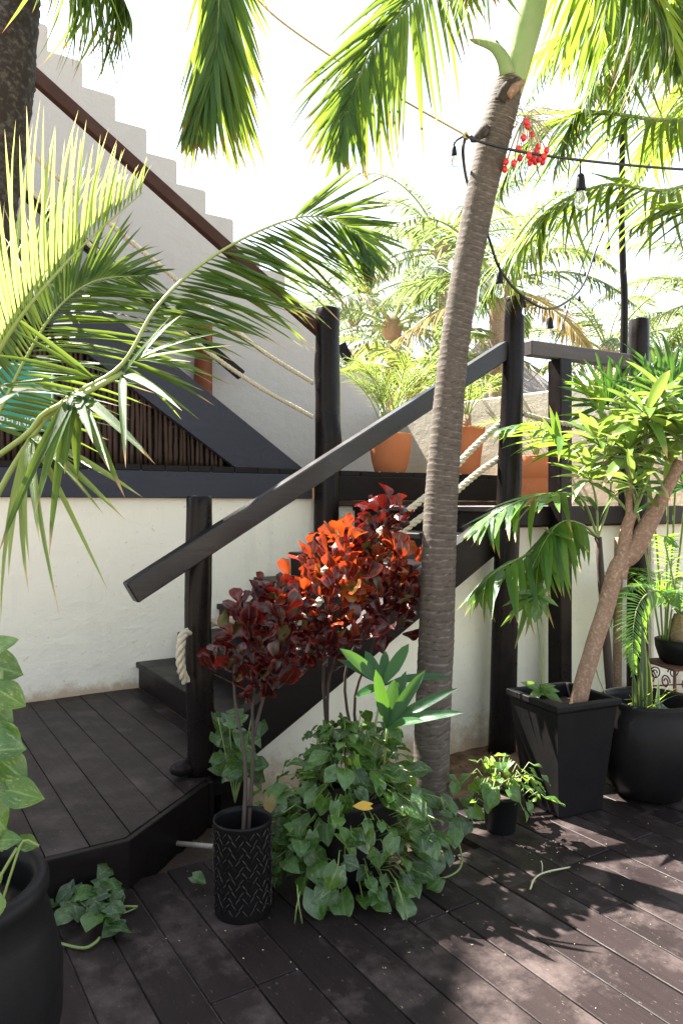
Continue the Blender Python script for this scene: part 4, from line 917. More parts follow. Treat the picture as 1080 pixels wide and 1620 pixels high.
# ============================================================ RIGHT PALM (crown off frame at right, fronds hang in view)
RC = at(1230, 120, 5.0)
rpalm = empty('palm_tree', (RC.x, RC.y+.1, 0), 'palm at the top right whose long green fronds arch over the landing', 'palm')
ringed_trunk(rpalm, [(RC.x+.25, RC.y+.1, -.1), (RC.x+.15, RC.y+.05, 1.5), (RC.x+.05, RC.y, 3.0), tuple(RC)], [.13, .11, .1, .08], M['palmbark'], nring=80, seg=20)
def rf_(ps, **k): return frond(rpalm, [RC]+[at(*p) for p in ps], **k)
kr = dict(n=52, L=.55, W=.036, mat='palm', rad=.018, start=.12, ang=(66, 22), rmat='rachis')
rf_([(1150, 250, 4.8), (1060, 300, 4.6), (960, 292, 4.5), (870, 330, 4.4), (800, 410, 4.35), (765, 480, 4.35)], **{**kr, 'hang': .5, 'n': 84, 'L': .68, 'W': .032, 'ang': (58, 18)})
rf_([(1150, 170, 4.6), (1060, 190, 4.5), (960, 180, 4.4), (880, 190, 4.4), (820, 240, 4.4), (790, 300, 4.4)], **{**kr, 'hang': .6, 'n': 76, 'L': .62, 'W': .032, 'ang': (58, 18)})
rf_([(1170, 60, 4.6), (1090, 60, 4.4), (1000, 90, 4.3), (920, 160, 4.3), (880, 260, 4.3)], **{**kr, 'hang': .7, 'n': 70, 'L': .62, 'W': .032})
rf_([(1180, 0, 4.4), (1110, -20, 4.2), (1030, 10, 4.1), (960, 80, 4.1), (930, 160, 4.1)], **{**kr, 'hang': .6, 'n': 44})
rf_([(1200, 250, 4.2), (1130, 330, 4.0), (1060, 330, 4.0), (1000, 360, 4.0)], **{**kr, 'hang': .4, 'n': 36, 'L': .42})
rf_([(1150, 30, 5.3), (1060, 0, 5.5), (950, 20, 5.7), (870, 90, 5.8), (830, 170, 5.8)], **{**kr, 'hang': .5, 'n': 46})
rf_([(1160, 130, 5.4), (1090, 160, 5.6), (1020, 240, 5.8), (985, 340, 5.8)], **{**kr, 'hang': .5, 'n': 40})
for az, ln_, ri, fa_ in ((-150, 2.3, 60, 30), (-100, 2.4, 50, 40), (-60, 2.4, 50, 40), (0, 2.4, 50, 40), (60, 2.4, 50, 40), (110, 2.4, 60, 30), (160, 2.3, 70, 20)):
    if clears(arc_pts(RC, az, ln_, ri, fa_)): frond(rpalm, arc_pts(RC, az, ln_, ri, fa_), n=36, L=.5, W=.04, hang=.5, indiv=False, rad=.018, start=.2)
# ============================================================ NEAR LEFT COCONUT FRONDS
yp = empty('young_coconut_palm', at(-160, 1250, 2.0), 'young coconut palm at the left edge with arching fronds across the stairs', 'palm')
base = at(-170, 900, 2.0)
MB().tube(spline([(base.x-.1, base.y, .0), (base.x-.03, base.y, .6), tuple(base)], 12), [.08-.003*i for i in range(12)], 12).build('trunk', M['oldbark'], yp)
kn = dict(mat='palmnear', rmat='rachis')
# upright frond in the sunlit leaflet colour
frond(yp, [base, at(-90, 760, 1.9), at(-40, 640, 1.85), at(20, 520, 1.82), at(120, 400, 1.85), at(225, 305, 1.9)], n=52, L=.42, W=.0135, hang=-.05, ang=(30, 8), vee=.75, mat='palmlit', rmat='rachis', rad=.012, start=.35, jit=.06, up=(-cy*.8, sy*.8, .7), dsel=(0, 1), label='upright frond coloured as if backlit')
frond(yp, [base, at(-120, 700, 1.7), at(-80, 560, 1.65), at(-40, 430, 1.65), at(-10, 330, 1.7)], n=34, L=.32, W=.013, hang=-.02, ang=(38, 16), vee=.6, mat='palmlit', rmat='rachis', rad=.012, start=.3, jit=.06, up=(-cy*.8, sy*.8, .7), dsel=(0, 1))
# middle frond with combed leaflets
frond(yp, [base, at(-90, 800, 2.1), at(-20, 690, 2.1), at(40, 570, 2.1), at(90, 490, 2.12), at(150, 445, 2.15), at(230, 435, 2.2)], n=54, L=.44, W=.0155, hang=.12, ang=(72, 22), vee=.0, rad=.009, start=.35, jit=.05, up=(-sy, -cy, .3), dsel=(0, 2), **kn)
# long arch
frond(yp, [at(-60, 900, 2.0), at(20, 740, 2.0), at(95, 640, 2.0), at(190, 580, 2.0), at(245, 490, 2.05), at(310, 425, 2.1), at(400, 370, 2.15), at(490, 342, 2.2), at(560, 365, 2.25), at(590, 415, 2.25)], n=62, L=.40, W=.0165, hang=.24, ang=(58, 26), vee=.02, rad=.0085, start=.33, jit=.07, up=(-sy, -cy, .1), sides=(1, 1), tipboth=.62, dsel=(0, 2), label='long arching frond', **kn)
# lower spray of broad leaflets
def spray(cen, ends, Wd, mat, dsel):
    for e_ in ends:
        a, b = Vector(cen), at(*e_); d = b-a; L = d.length*1.06; g_ = random.choice(leaflets(mat)[2*dsel[0]:2*dsel[1]+2])
        fin(bpy.data.objects.new('leaflet', g_), 'leaflet', SPR, m=placem(a, d+Vector((0, 0, .22*L)), Vector((-sy, -cy, .9)), L, Wd*random.uniform(.8, 1.2)))
SPR = MB().tube(spline([at(-60, 760, 2.0), at(40, 690, 2.0), at(70, 655, 1.98), at(120, 630, 1.98), at(195, 590, 2.0)], 14), .008, 6).build('frond', M['rachis'], yp, label='low frond with broad hanging leaflets')
n1 = at(195, 592, 2.0)
spray(n1, [(190, 735, 1.75), (262, 660, 1.75), (270, 520, 1.9)], .028, 'palmnear', (0, 1))
spray(at(215, 570, 2.0), [(290, 600, 1.85), (330, 540, 1.9), (285, 500, 2.0), (350, 590, 1.8)], .020, 'palmnear', (0, 2))
spray(at(120, 620, 1.98), [(60, 800, 1.8), (75, 860, 1.8), (120, 760, 1.9), (160, 760, 1.8), (175, 780, 1.85), (215, 740, 1.8), (100, 740, 1.85), (10, 860, 1.75), (-20, 640, 1.8), (140, 720, 1.8)], .030, 'palmnear', (0, 1))
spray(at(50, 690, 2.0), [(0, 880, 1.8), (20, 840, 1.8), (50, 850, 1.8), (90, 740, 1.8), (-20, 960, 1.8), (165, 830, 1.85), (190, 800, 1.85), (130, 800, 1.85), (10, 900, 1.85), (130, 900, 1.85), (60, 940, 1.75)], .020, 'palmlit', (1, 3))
spray(at(30, 620, 2.0), [(-60, 700, 1.8), (140, 640, 1.9), (170, 660, 1.9)], .016, 'palmnear', (0, 2))
spray(at(150, 600, 2.0), [(-40, 575, 1.9), (-30, 650, 1.85), (0, 625, 1.9), (-20, 505, 1.95), (-30, 530, 1.95)], .015, 'palmnear', (0, 1))
# ============================================================ BROAD-LEAFLET PALM AT THE LANDING
bp = empty('bamboo_palm', at(960, 1180, 4.3), 'glossy broad-leaflet palm arching left in front of the landing posts', 'palm')
bb = at(965, 1100, 4.2); bt_ = at(945, 850, 4.1)
MB().tube(spline([tuple(at(968, 1190, 4.3)), tuple(bb), tuple(bt_)], 12), [.03-.001*i for i in range(12)], 10, rf=lambda i, k, t: 1+.08*(i % 2)).build('stem', M['brownstem'], bp)
kb = dict(mat='broadpalm', rmat='stem', rad=.008, jit=.12, W=.045)
frond(bp, [bt_, at(920, 790, 4.0), at(880, 780, 3.9), at(830, 790, 3.85), at(785, 812, 3.75), at(752, 840, 3.7)], n=17, L=.38, hang=.35, ang=(60, 25), start=.2, **kb)
frond(bp, [bt_, at(940, 780, 4.1), at(915, 720, 4.05), at(880, 690, 4.0), at(830, 672, 3.95), at(790, 680, 3.9)], n=17, L=.34, hang=.3, ang=(62, 25), start=.25, **kb)
frond(bp, [bt_, at(920, 830, 4.0), at(890, 825, 3.9), at(865, 850, 3.8), at(840, 900, 3.75)], n=15, L=.42, hang=.9, ang=(50, 20), start=.25, **kb)
frond(bp, [bt_, at(965, 780, 4.15), at(960, 700, 4.2), at(940, 640, 4.2), at(910, 600, 4.2)], n=16, L=.32, hang=.3, ang=(60, 25), start=.3, **kb)
frond(bp, [bt_, at(905, 835, 4.1), at(850, 868, 3.9), at(790, 900, 3.75), at(755, 930, 3.7)], n=17, L=.40, hang=.6, ang=(55, 25), start=.3, **kb)
for e_ in ((868, 640, 4.0), (855, 660, 3.9), (880, 650, 4.0)):
    blade_(bp, at(882, 705, 4.0), at(*e_), .045, LF['broadpalm'], 0, 'leaflet')
for e_ in ((905, 860, 3.7), (870, 850, 3.7), (835, 1010, 3.75), (820, 1030, 3.8), (812, 990, 3.75), (850, 960, 3.7), (870, 920, 3.7), (930, 880, 3.75)):
    blade_(bp, at(866, 838, 3.9), at(*e_), .06, LF['broadpalm'], 1, 'leaflet')
# ============================================================ DRACAENA
dr = empty('dracaena', pl_c+Vector((0, 0, .49)), 'leaning dracaena with a forked tan trunk and lime green leaves', 'plant')
dd = 3.62
def dp(u, v, d=dd): return at(u, v, d)
rfk = lambda i, k, t: 1+.07*mnoise.noise(Vector((math.cos(t)*1.3, math.sin(t)*1.3, i*.35)))+.05*math.sin(i*.9+t)
MB().tube(spline([dp(905, 1150), dp(912, 1120), dp(930, 1050), dp(952, 980), dp(975, 900), dp(1003, 870), dp(1040, 800), dp(1058, 765), dp(1075, 730)], 44), list(np.interp(np.linspace(0, 1, 44), [0, .1, .5, .66, .8, 1], [.050, .042, .041, .047, .032, .026])), 16, rf=rfk).build('trunk', M['tanbark'], dr)
MB().tube(spline([dp(978, 915), dp(985, 880), dp(990, 840), dp(998, 812)], 20), list(np.linspace(.038, .027, 20)), 14, rf=rfk).build('branch', M['tanbark'], dr)
MB().tube(spline([dp(995, 830), dp(994, 800), dp(995, 760), dp(993, 740)], 14), list(np.linspace(.020, .009, 14)), 10, rf=rfk).build('branch', M['tanbark'], dr)
DB = [leafmesh('leaf', M['dracaena'], 8, 2, lambda t: .5*min(1, t*1.8+.22)*(1-t**2.6)**.8+.003, droop=d, fold=.2, wave=.5, ph=p, zr=.22) for d, p in ((.1, 0), (.3, 1), (.5, 2), (.75, 3), (.2, 4))]
def rosette(parent, c, n, L, Wd, meshes=DB, tilt=(-.35, .9), nm='leaf'):
    for i in range(n):
        a = i*2.4+random.uniform(-.2, .2); e = tilt[0]+(tilt[1]-tilt[0])*(i/n)**1.2
        d = Vector((math.cos(a)*math.cos(e), math.sin(a)*math.cos(e), math.sin(e)+.15)); l = L*random.uniform(.7, 1.1)
        fin(bpy.data.objects.new(nm, random.choice(meshes)), nm, parent, m=placem(Vector(c)+d*.01+Vector((0, 0, .05*i/n)), d, Vector((random.gauss(0, .2), random.gauss(0, .2), 1)), l, Wd*1.3*random.uniform(.75, 1.15)))
for (u, v, d, n, L_, W_) in ((1078, 700, 3.55, 30, .31, .060), (1020, 672, 3.6, 30, .30, .058), (990, 730, 3.62, 22, .25, .046), (942, 705, 3.75, 18, .22, .042), (1050, 640, 3.7, 20, .26, .052), (930, 765, 3.7, 14, .20, .038), (1000, 775, 3.5, 14, .20, .040)):
    rosette(dr, dp(u, v, d), n, L_, W_)
mb = MB()
for (u, v, d) in ((1020, 670, 3.6), (945, 700, 3.75), (1050, 640, 3.7), (930, 760, 3.7), (1000, 770, 3.5)): mb.tube(spline([dp(1000, 820), dp((u+1000)/2+8, (v+815)/2, 3.65), dp(u, v, d)], 8), .008, 6)
mb.build('branch', M['stem'], dr)
# fan palm behind the dracaena
fp = empty('fan_palm', at(1050, 1100, 4.9), 'dark fan-leaved palm behind the lime dracaena at the right edge', 'palm')
for (u, v, d, r_) in ((1010, 660, 4.4, .42), (1070, 640, 4.3, .45), (960, 640, 4.5, .33), (1050, 560+60, 4.6, .35), (1085, 770, 4.3, .35)):
    hub = at(u, v, d); rt = Vector((cy, -sy, 0))
    for k in range(17):
        a = R(-25+k*230/16); dv = rt*math.cos(a)+Vector((0, 0, 1))*math.sin(a)+Vector((-sy, -cy, 0))*.35
        blade_(fp, hub, hub+dv*r_*random.uniform(.8, 1.05), .035, None, random.choice((0, 1)), 'blade')
    MB().tube(spline([at(1050, 1050, 4.8), at((u+1060)/2, (v+1000)/2, 4.6), hub], 8), .007, 6).build('stem', M['stem'], fp)
# seedling in the square planter
sd_ = empty('seedling', at(860, 1110, 3.7), 'thin stemmed seedling with a few leaves at the back of the square planter', 'plant')
MB().tube(spline([at(855, 1100, 3.72), at(856, 1060, 3.72), at(853, 1010, 3.72), at(849, 980, 3.7), at(850, 940, 3.7)], 16), .0035, 6).build('stem', M['stem'], sd_)
SB = [leafmesh('leaf', M['pothosb'], 6, 2, lambda t: .5*math.sin(math.pi*min(1, t*.9+.08))**.8*(1-t**6)+.004, droop=d, fold=.15, zr=.5) for d in (.1, .3, .5)]
def sleaf(parent, a, b, Wd): fin(bpy.data.objects.new('leaf', random.choice(SB)), 'leaf', parent, m=placem(at(*a), at(*b)-at(*a), (-sy, -cy, .8), (at(*b)-at(*a)).length, Wd))
for b in ((884, 958), (870, 975), (800, 945), (815, 930), (790, 978), (835, 935), (865, 930)): sleaf(sd_, (850, 942, 3.7), (b[0], b[1], 3.65), .035)
sleaf(sd_, (849, 955, 3.7), (846, 985, 3.65), .06)
for b in ((825, 1078), (880, 1088), (868, 1100), (838, 1105), (870, 1082), (890, 1110), (845, 1082)): sleaf(sd_, (855, 1092, 3.65), (b[0], b[1], 3.6), .045)
# snake plant and trailing bits in the round pot
sn = empty('snake_plant', rp+Vector((0, 0, .42)), 'upright striped snake plant growing in the big round pot', 'plant')
SN = [leafmesh('blade', M['snake'], 8, 2, lambda t: .5*(.75+.25*math.sin(t*3))*(1-t**4)+.003, droop=d, fold=.3, twist=tw, zr=.2) for d, tw in ((.02, .3), (.08, -.5), (.15, .6))]
for (u0, u1, v1, Wd) in ((1012, 1015, 978, .05), (1022, 1025, 1020, .04), (1005, 1000, 1060, .045), (1030, 1045, 1070, .035), (1010, 1008, 1035, .04)):
    a, b = at(u0, 1150, 3.75), at(u1, v1, 3.75); fin(bpy.data.objects.new('blade', random.choice(SN)), 'blade', sn, m=placem(a, b-a, (-sy, -cy, 0), (b-a).length, Wd))
for k in range(26):
    a = at(random.uniform(990, 1040), random.uniform(1110, 1140), random.uniform(3.68, 3.85)); an = random.uniform(0, 6.28)
    fin(bpy.data.objects.new('blade', random.choice(LF['palmnear'])), 'blade', sn, m=placem(a, (math.cos(an)*.7, math.sin(an)*.7, random.uniform(.3, 1.5)), (0, 0, 1), random.uniform(.08, .2), .012))
MB().tube(spline([at(962, 1110, 3.7), at(945, 1070, 3.7), at(940, 1040, 3.7)], 8), .003, 5).build('stem', M['stem'], sn)
for k in range(9):
    heart_leaf(sn, at(random.uniform(1030, 1052), random.uniform(1110, 1140), 3.72), (random.gauss(0, 1), -.5, -.2), (0, -.5, 1), .05)
# iron stand + cycad
cs = at(1075, 1200, 4.75); cs.z = 0
ist = empty('iron_plant_stand', cs, 'rusty scrolled iron stand holding the potted cycad', 'stand')
zt = .47; hw = .17
Rz = Matrix.Translation(cs) @ Matrix.Rotation(R(-20), 4, 'Z')
MB().box((-hw, -hw, zt), (hw, hw, zt+.014), .003, Rz).build('top', M['rust'], ist)
for sx_ in (-1, 1):
    for sy_ in (-1, 1): MB().tube([Rz @ Vector((sx_*hw*.93, sy_*hw*.93, z_)) for z_ in (0, .2, .47)], .010, 8).build('leg', M['rust'], ist)
mb = MB()
for z_ in (.18, .30):
    c4 = [Rz @ Vector((a*hw*.93, b*hw*.93, z_)) for a, b in ((-1, -1), (1, -1), (1, 1), (-1, 1))]
    for k in range(4): mb.tube([c4[k], c4[(k+1) % 4]], .005, 6)
mb.build('brace', M['rust'], ist)
mb = MB()
for f_ in range(4):
    Rf = Rz @ Matrix.Rotation(R(90*f_), 4, 'Z')
    for c_2 in (-.07, .07):
        pts = [Rf @ Vector((c_2+math.cos(t)*.045*(1-t/14), -hw*.93, .385+math.sin(t)*.045*(1-t/14))) for t in np.linspace(0, 9.5, 26)]; mb.tube(pts, .0045, 5)
    mb.tube([Rf @ Vector((x_, -hw*.93, .24+.02*math.sin(x_*60))) for x_ in np.linspace(-.15, .15, 24)], .004, 5)
mb.build('scroll', M['rust'], ist)
cpot = pot('cycad_pot', cs+Vector((0, 0, zt+.015)), [(.10, 0), (.125, .02), (.15, .10), (.155, .15), (.14, .155), (.135, .14)], 'blackmatte', 'shallow black pot of the cycad standing on the iron stand', soilz=.13, soilr=.135)
cyd = empty('cycad', cs+Vector((0, 0, zt+.15)), 'cycad with feathery fronds and a shaggy short trunk on the iron stand', 'plant')
cb = cs+Vector((0, 0, zt+.14))
MB().tube([cb, cb+Vector((0, 0, .08)), cb+Vector((0, 0, .19))], [.065, .06, .03], 14, rf=lambda i, k, t: 1+.25*(k % 2)).build('trunk', M['tanbark'], cyd)
ct = cb+Vector((0, 0, .18))
kc = dict(mat='cycad', rmat='stem', rad=.006, start=.12, jit=.04, W=.014, indiv=False, rows=3)
frond(cyd, [ct, at(1040, 935, 4.5), at(1010, 955, 4.3), at(1000, 1010, 4.2), at(1003, 1065, 4.15)], n=46, L=.15, hang=.05, ang=(70, 40), up=(-sy, -cy, .2), **kc)
frond(cyd, [ct, at(1060, 900, 4.6), at(1050, 850, 4.5), at(1070, 870-5, 4.4)], n=34, L=.12, hang=.1, ang=(70, 40), **kc)
frond(cyd, [ct, at(1035, 925, 4.8), at(1000, 925, 4.9), at(975, 945, 4.9), at(965, 990, 4.9)], n=40, L=.13, hang=.2, ang=(70, 40), **kc)
for az, ri, fa_ in ((-30, 55, 40), (-80, 50, 50), (30, 60, 30), (80, 70, 20), (-120, 45, 60), (130, 70, 20), (175, 60, 30), (-150, 60, 40), (0, 30, 50)):
    frond(cyd, arc_pts(ct, az, .62, ri, fa_), n=38, L=.13, hang=.1, ang=(70, 40), **kc)
# dark little stool/frame left of the stand and pole
MB().tube([at(975, 1150, 4.9), at(976, 1000, 4.9), at(978, 850, 4.9)], .028, 10).build('brown_pole', M['tanbark'], label='brown wooden pole against the pale wall between trunk and cycad', cat='pole')
# ============================================================ PLANTS IN TERRACOTTA POTS
ar = empty('areca_palm', pA+Vector((0, 0, .33)), 'bushy yellow-green areca palm in the round terracotta pot', 'palm')
for k in range(26):
    a = random.uniform(0, 360); ri = random.uniform(76, 89)
    frond(ar, arc_pts(pA+Vector((random.gauss(0, .04), random.gauss(0, .04), .32)), a, random.uniform(.75, 1.15), ri, random.uniform(-35, 10), 5), n=17, L=.19, W=.010, hang=.05, ang=(40, 16), mat='areca', rmat='rachis', rad=.006, start=.38, indiv=False, rows=4, jit=.2)
ar2 = empty('areca_palm', pB+Vector((0, 0, .43)), 'sparse young palm in the tall terracotta pot behind the trunk', 'palm')
MB().tube([pB+Vector((0, 0, .42)), pB+Vector((.02, 0, .6))], [.05, .035], 10).build('trunk', M['tanbark'], ar2)
for k in range(9):
    frond(ar2, arc_pts(pB+Vector((.02, 0, .56)), 40*k+random.uniform(-15, 15), random.uniform(.6, .85), random.uniform(68, 85), random.uniform(-10, 30), 5), n=16, L=.2, W=.014, hang=.25, ang=(50, 20), mat='areca', rmat='rachis', rad=.007, start=.25, indiv=False, rows=4)
ar3 = empty('areca_palm', pC+Vector((0, 0, .38)), 'small young palm in the collared terracotta pot between the posts', 'palm')
for k in range(8):
    frond(ar3, arc_pts(pC+Vector((0, 0, .38)), 47*k, random.uniform(.5, .75), random.uniform(70, 86), random.uniform(-10, 30), 5), n=13, L=.18, W=.014, hang=.2, ang=(50, 20), mat='areca', rmat='rachis', rad=.006, start=.3, indiv=False, rows=4)
# ============================================================ BACKGROUND PALMS AND THATCH
def far_palm(base, h, nf, L, label, mk='palmfar', seed=0, lean=(0, 0), lf_=.55, spread=(55, 60), W=.045, dead=0):
    rs = random.Random(seed); t = empty('palm_tree', base, label, 'palm', 'palms beyond the garden wall'); b = Vector(base); c = b+Vector((lean[0], lean[1], h))
    ringed_trunk(t, [tuple(b), tuple(b.lerp(c, .5)+Vector((-lean[0]*.15, 0, 0))), tuple(c)], [.17, .13, .12], M['farbark'], nring=60, seg=14)
    MB().ball(c, .2, 10, 6, (1, 1, 1.4)).build('crown_heart', M['tanbark'], t)
    for k in range(nf):
        f = k/nf; ri = 80-95*f+rs.uniform(-8, 8); az = k*137.5+rs.uniform(-15, 15)
        frond(t, arc_pts(c, az, L*rs.uniform(.85, 1.1), ri, spread[0]*(.4+f*.8), 7), n=44, L=lf_, W=W, hang=.35, ang=(62, 22), mat=(mk if k < nf-dead else 'deadpalm'), rmat='rachis', rad=.03, start=.18, indiv=False, rows=4)
    return t
def gb(u, d, z=0): p = at(u, 800, d); return (p.x, p.y, z-.1)
def hz_(v, d): return EYE-(v-HOR)/F*d
far_palm(gb(620, 14), hz_(520, 14)+.1, 20, 2.9, 'broad hazy palm crown directly above the round terracotta pot', 'palmgrey', 1)
far_palm(gb(786, 11), hz_(455, 11)+.1, 15, 2.3, 'palm with a thick tan trunk and drying fronds seen left of the landing post', 'palmfar', 2, dead=2)
far_palm(gb(700, 16), hz_(400, 16)+.1, 18, 3.1, 'tallest far palm, its crown half hidden by the ringed trunk', 'palmfar', 3)
far_palm(gb(560, 19), hz_(500, 19)+.1, 16, 3.0, 'grey-green palm crown just right of the black newel post', 'palmgrey', 4)
far_palm(gb(960, 17), hz_(560, 17)+.1, 18, 2.9, 'far palm with upright fronds left of the slender pole', 'palmfar', 5, spread=(35, 60))
far_palm(gb(1050, 19), hz_(570, 19)+.1, 18, 3.0, 'far palm crown to the right of the landing corner post', 'palmgrey', 6, spread=(35, 60))
far_palm(gb(655, 10.5), hz_(612, 10.5)+.1, 16, 1.9, 'low yellowing palm just over the garden wall', 'areca', 7, lf_=.45)
far_palm(gb(1150, 14), hz_(470, 14)+.1, 16, 2.9, 'far palm at the right margin above the fan palm', 'palmfar', 8)
far_palm(gb(480, 17), hz_(560, 17)+.1, 14, 2.5, 'low palm peeping between handrail and newel post', 'palmfar', 9)
def shade_palm(path, label, seed, nf=40, L=3.4):  # off-frame palms added to shade the deck, with gaps left for the sun
    base, crown = path[0], path[-1]
    rs = random.Random(seed); t = empty('palm_tree', base, label, 'palm'); b = Vector(base); c = Vector(crown)
    ringed_trunk(t, path, [.19, .15, .13, .13], M['farbark'], nring=90, seg=14)
    for k in range(nf):
        f = k/nf; pts = arc_pts(c, k*137.5, L*rs.uniform(.8, 1.1), 80-75*f, 40+5*f, 7)
        if clears(pts, .7): frond(t, pts, n=50, L=.78, W=.125, hang=.3, ang=(62, 24), mat='palm', rmat='rachis', rad=.03, start=.12, indiv=False, rows=4)
shade_palm(((-1.4, 8.3, -.1), (-1.3, 8.2, 4), (-1.15, 8.0, 9.3)), 'very tall unseen palm added behind the stepped wall to shade the deck', 31, 48, 3.5)
shade_palm(((.2, 9.1, -.1), (.3, 9.0, 5), (.75, 8.7, 10.2)), 'second unseen leaning palm added behind the stepped wall to shade the deck', 32, 46, 3.6)
def palapa(u, d, ztop, rad, drop, mat, label):
    c = at(u, 800, d); t = empty('thatched_hut', (c.x, c.y, 0), label, 'hut')
    vs = []; seg = 72; pr = [(.05, ztop), (rad*.3, ztop-drop*.34), (rad*.6, ztop-drop*.62), (rad*.85, ztop-drop*.86), (rad, ztop-drop), (rad*.96, ztop-drop-.12)]
    MB().lathe(pr[::-1], (c.x, c.y, 0), seg, rf=lambda i, k, t_: 1+.03*math.sin(k*2.7+i)+.02*math.sin(k*7)).build('thatch_roof', M[mat], t)
    for a in range(6): MB().tube([(c.x+math.cos(a)*rad*.8, c.y+math.sin(a)*rad*.8, -.1), (c.x+math.cos(a)*rad*.8, c.y+math.sin(a)*rad*.8, ztop-drop+.1)], .08, 8).build('post', M['farbark'], t)
palapa(775, 17, hz_(525, 17), 2.6, 2.4, 'thatch', 'grey thatched roof beyond the wall left of the landing post')
palapa(975, 24, hz_(570, 24), 3.4, 1.6, 'thatch2', 'low tan thatched roof far behind the landing rail')
# ============================================================ STRING LIGHTS
def wire(pts, r, mat, name, label, cat='string light', n=60, parent=None):
    mb = MB().tube(spline(pts, n), r, 6)
    return mb.build(name, M[mat], parent, label=label, cat=cat) if label else mb.build(name, M[mat], parent)
kn_ = at(736, 214, 3.27)
wire([at(380, -30, 3.1), at(440, 30, 3.15), at(540, 100, 3.2), at(640, 160, 3.25), kn_], .0045, 'twine', 'twine', 'thin yellow-brown cord stretched from the top edge to the ringed trunk', 'cord')
s1 = empty('string_lights', at(800, 235, 3.5), 'black light string stretched level from the palm trunk to the right edge', 'string light')
wire([kn_, at(752, 222, 3.26), at(800, 235, 3.27), at(860, 246, 3.3), at(960, 258, 3.4), at(1080, 268, 3.5), at(1200, 272, 3.6)], .006, 'wire', 'wire', None, parent=s1)
MB().tube(spline([kn_+Vector((.01, 0, 0)), kn_+Vector((0, 0, .012)), kn_+Vector((-.01, 0, -.01)), kn_+Vector((.012, 0, -.012))], 12), .007, 6).build('knot', M['twine'], s1)
s2 = empty('string_lights', at(862, 488, 4.2), 'black light string drooping in a loop in front of the landing posts', 'string light')
P2_ = [kn_, at(732, 245, 3.3), at(742, 300, 3.7), at(772, 375, 4.0), at(790, 425, 4.1), at(822, 465, 4.2), at(862, 488, 4.3), at(895, 478, 4.5), at(922, 450, 4.8), at(942, 395, 5.1), at(965, 340, 5.3), at(985, 300, 5.5)]
wire(P2_, .0075, 'wire', 'wire', None, parent=s2, n=90)
s3 = empty('string_lights', at(905, 470, 6), 'thin far light string hanging behind the drooping loop', 'string light')
wire([at(952, 330, 5.6), at(935, 380, 5.9), at(922, 415, 6.2), at(905, 465, 6.5), at(880, 540, 7), at(840, 600, 7.5), at(800, 610, 8)], .005, 'wire', 'wire', None, parent=s3)
def bulb_meshes():
    so_ = MB().tube([(0, 0, .0), (0, 0, -.05)], .004, 6).lathe([(.010, -.052), (.016, -.06), (.0185, -.085), (.021, -.115), (.021, -.122), (.017, -.123)][::-1], (0, 0, 0), 14)
    gl = MB().lathe([(.002, -.212), (.012, -.209), (.022, -.198), (.0275, -.18), (.027, -.165), (.021, -.145), (.016, -.130), (.0155, -.124)], (0, 0, 0), 18)
    fl = MB().tube([(0, 0, -.125), (0, 0, -.155)], .004, 6).tube([(-.007, 0, -.155), (-.004, 0, -.185), (0, 0, -.165), (.004, 0, -.185), (.007, 0, -.155)], .0008, 4)
    return so_.mesh('socket', M['blackmatte']), gl.mesh('glass_bulb', M['glass']), fl.mesh('filament', M['signwhite'])
BM = bulb_meshes()
def bulb(u, v, d, size, label, cat='bulb', sc=1.0):
    p = at(u, v, d); t = empty('light_bulb', p, label, 'light bulb', 'bulbs on the light strings'); s_ = size*1.05/F*d/.212
    T = Matrix.Translation(p) @ Matrix.Rotation(random.uniform(-.12, .12), 4, 'Y') @ Matrix.Scale(s_, 4)
    for nm, me in zip(('socket', 'glass_bulb', 'filament'), BM): fin(bpy.data.objects.new(nm, me), nm, t, m=T)
bulb(917, 256, 3.36, 74, 'largest bulb hanging from the level string over the fronds')
bulb(717, 220, 3.25, 42, 'bulb hanging left of the palm trunk by the knot')
bulb(789, 415, 4.08, 55, 'clear bulb just left of the tall landing post')
bulb(868, 489, 4.3, 50, 'lowest bulb of the drooping loop beside the landing post')
bulb(916, 462, 4.7, 24, 'bulb on the right rise of the drooping loop')
bulb(962, 372, 5.3, 36, 'bulb high on the right end of the drooping loop')
bulb(952, 340, 5.6, 20, 'small far bulb nearest the top of the thin far string')
bulb(925, 425, 6.2, 20, 'small far bulb halfway down the thin far string')
bulb(893, 478, 6.6, 16, 'smallest far bulb near the foot of the drooping loop')
bulb(957, 352, 5.7, 18, 'second small far bulb below the topmost one')
bulb(938, 398, 5.1, 26, 'bulb midway up the right rise of the drooping loop')
bulb(976, 318, 5.4, 26, 'bulb at the very top of the drooping loop near the fronds')
bulb(828, 468, 4.2, 30, 'bulb at the left bottom of the drooping loop over the tall post')
bulb(878, 538, 7.0, 15, 'tiny far bulb low on the thin far string under the loop')
wire([kn_, at(722, 222, 3.26), at(717, 230, 3.25)], .005, 'wire', 'wire', None, parent=s1, n=12)
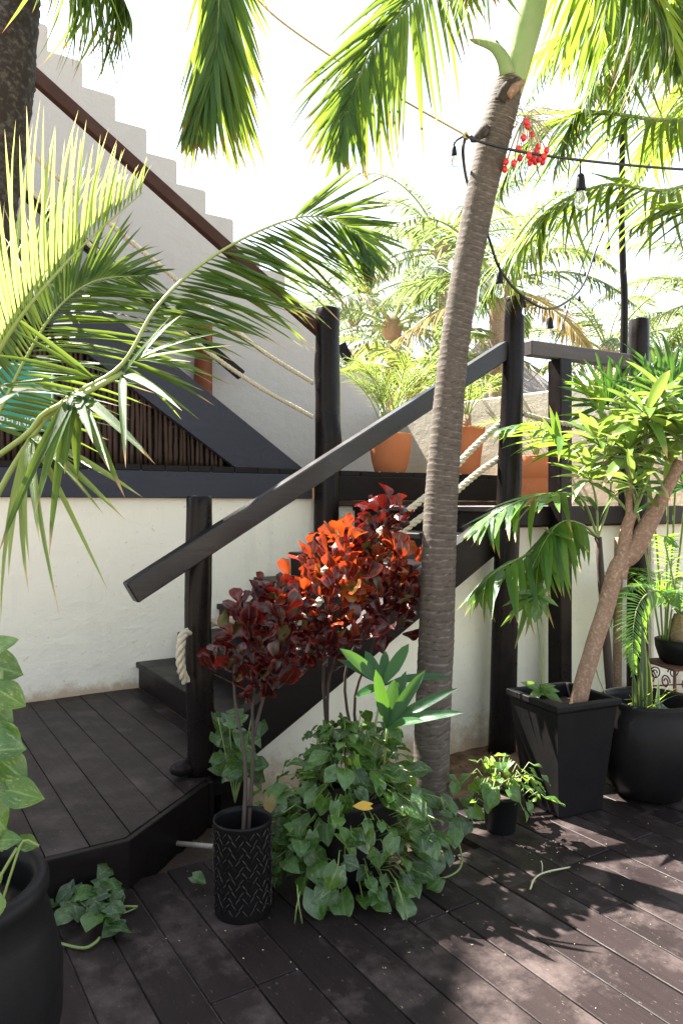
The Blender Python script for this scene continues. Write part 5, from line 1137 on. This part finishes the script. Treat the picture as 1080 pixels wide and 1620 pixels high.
# ============================================================ SMALL THINGS
for i, (u, v, r_) in enumerate(((331, 1292, .021), (310, 1309, .018), (357, 1283, .026), (377, 1266, .016), (345, 1300, .014), (372, 1290, .02), (352, 1256, .012), (325, 1270, .01))):
    p = atZ(u, v, 0); MB().ball((p.x, p.y, -.012), r_, 10, 7, (1.15, .9, .75)).build('pebble', M['pebble'], label=('roundest pale pebble beside the white pipe end', 'cream pebble lowest on the soil at the platform edge', 'largest pale pebble just behind the woven planter', 'pebble close to the croton stems', 'small pebble touching the woven planter rim side', 'pebble half under the croton stem', 'tiny pebble highest up against the plaster', 'smallest pebble near the platform corner')[i], cat='pebble')
pa, pb_ = atZ(277, 1334, .02), atZ(345, 1340, .02)
MB().tube([pa, pb_, pb_+(pb_-pa)*.6], .011, 10).build('pipe', M['pvc'], label='stained white plastic pipe end lying at the deck edge left of the woven planter', cat='pipe')
MB().tube(spline([atZ(838, 1407, .01), atZ(845, 1390, .03), atZ(862, 1380, .02), atZ(900, 1372, .004)], 14), .0035, 6).build('twig', M['twig'], label='curved dry palm twig on the deck at the edge of the sun patch', cat='twig')
MB().tube(spline([atZ(857, 1380, .004), at(857, 1368, 3.0), at(855, 1362, 3.0)], 8), .0025, 5).build('twig', M['twig'], label='tiny upright straw beside the curved dry twig', cat='twig')
dbs = MB()
for i in range(110):
    u, v = random.choice(((random.gauss(640, 90), random.gauss(1450, 45)), (random.gauss(930, 90), random.gauss(1360, 30)), (random.gauss(330, 60), random.gauss(1400, 50)), (random.uniform(300, 1070), random.uniform(1330, 1610))))
    v = max(v, 1300); p = atZ(u, v, .003); a = random.uniform(0, 3.14); l = random.uniform(.002, .009)
    dbs.tube([(p.x, p.y, .003), (p.x+math.cos(a)*l, p.y+math.sin(a)*l, .004)], random.uniform(.0006, .0016), 4)
dbs.build('deck_litter', M['twig'], kind='stuff')
dbs = MB()
for i in range(260):
    p = Vector((random.uniform(1.9, 3.2), random.uniform(2.88, 3.4), .0)); dbs.ball((p.x, p.y, -.004), random.uniform(.003, .010), 6, 4, (1, 1, .6))
dbs.build('gravel_crumbs', M['dirt'], kind='stuff')
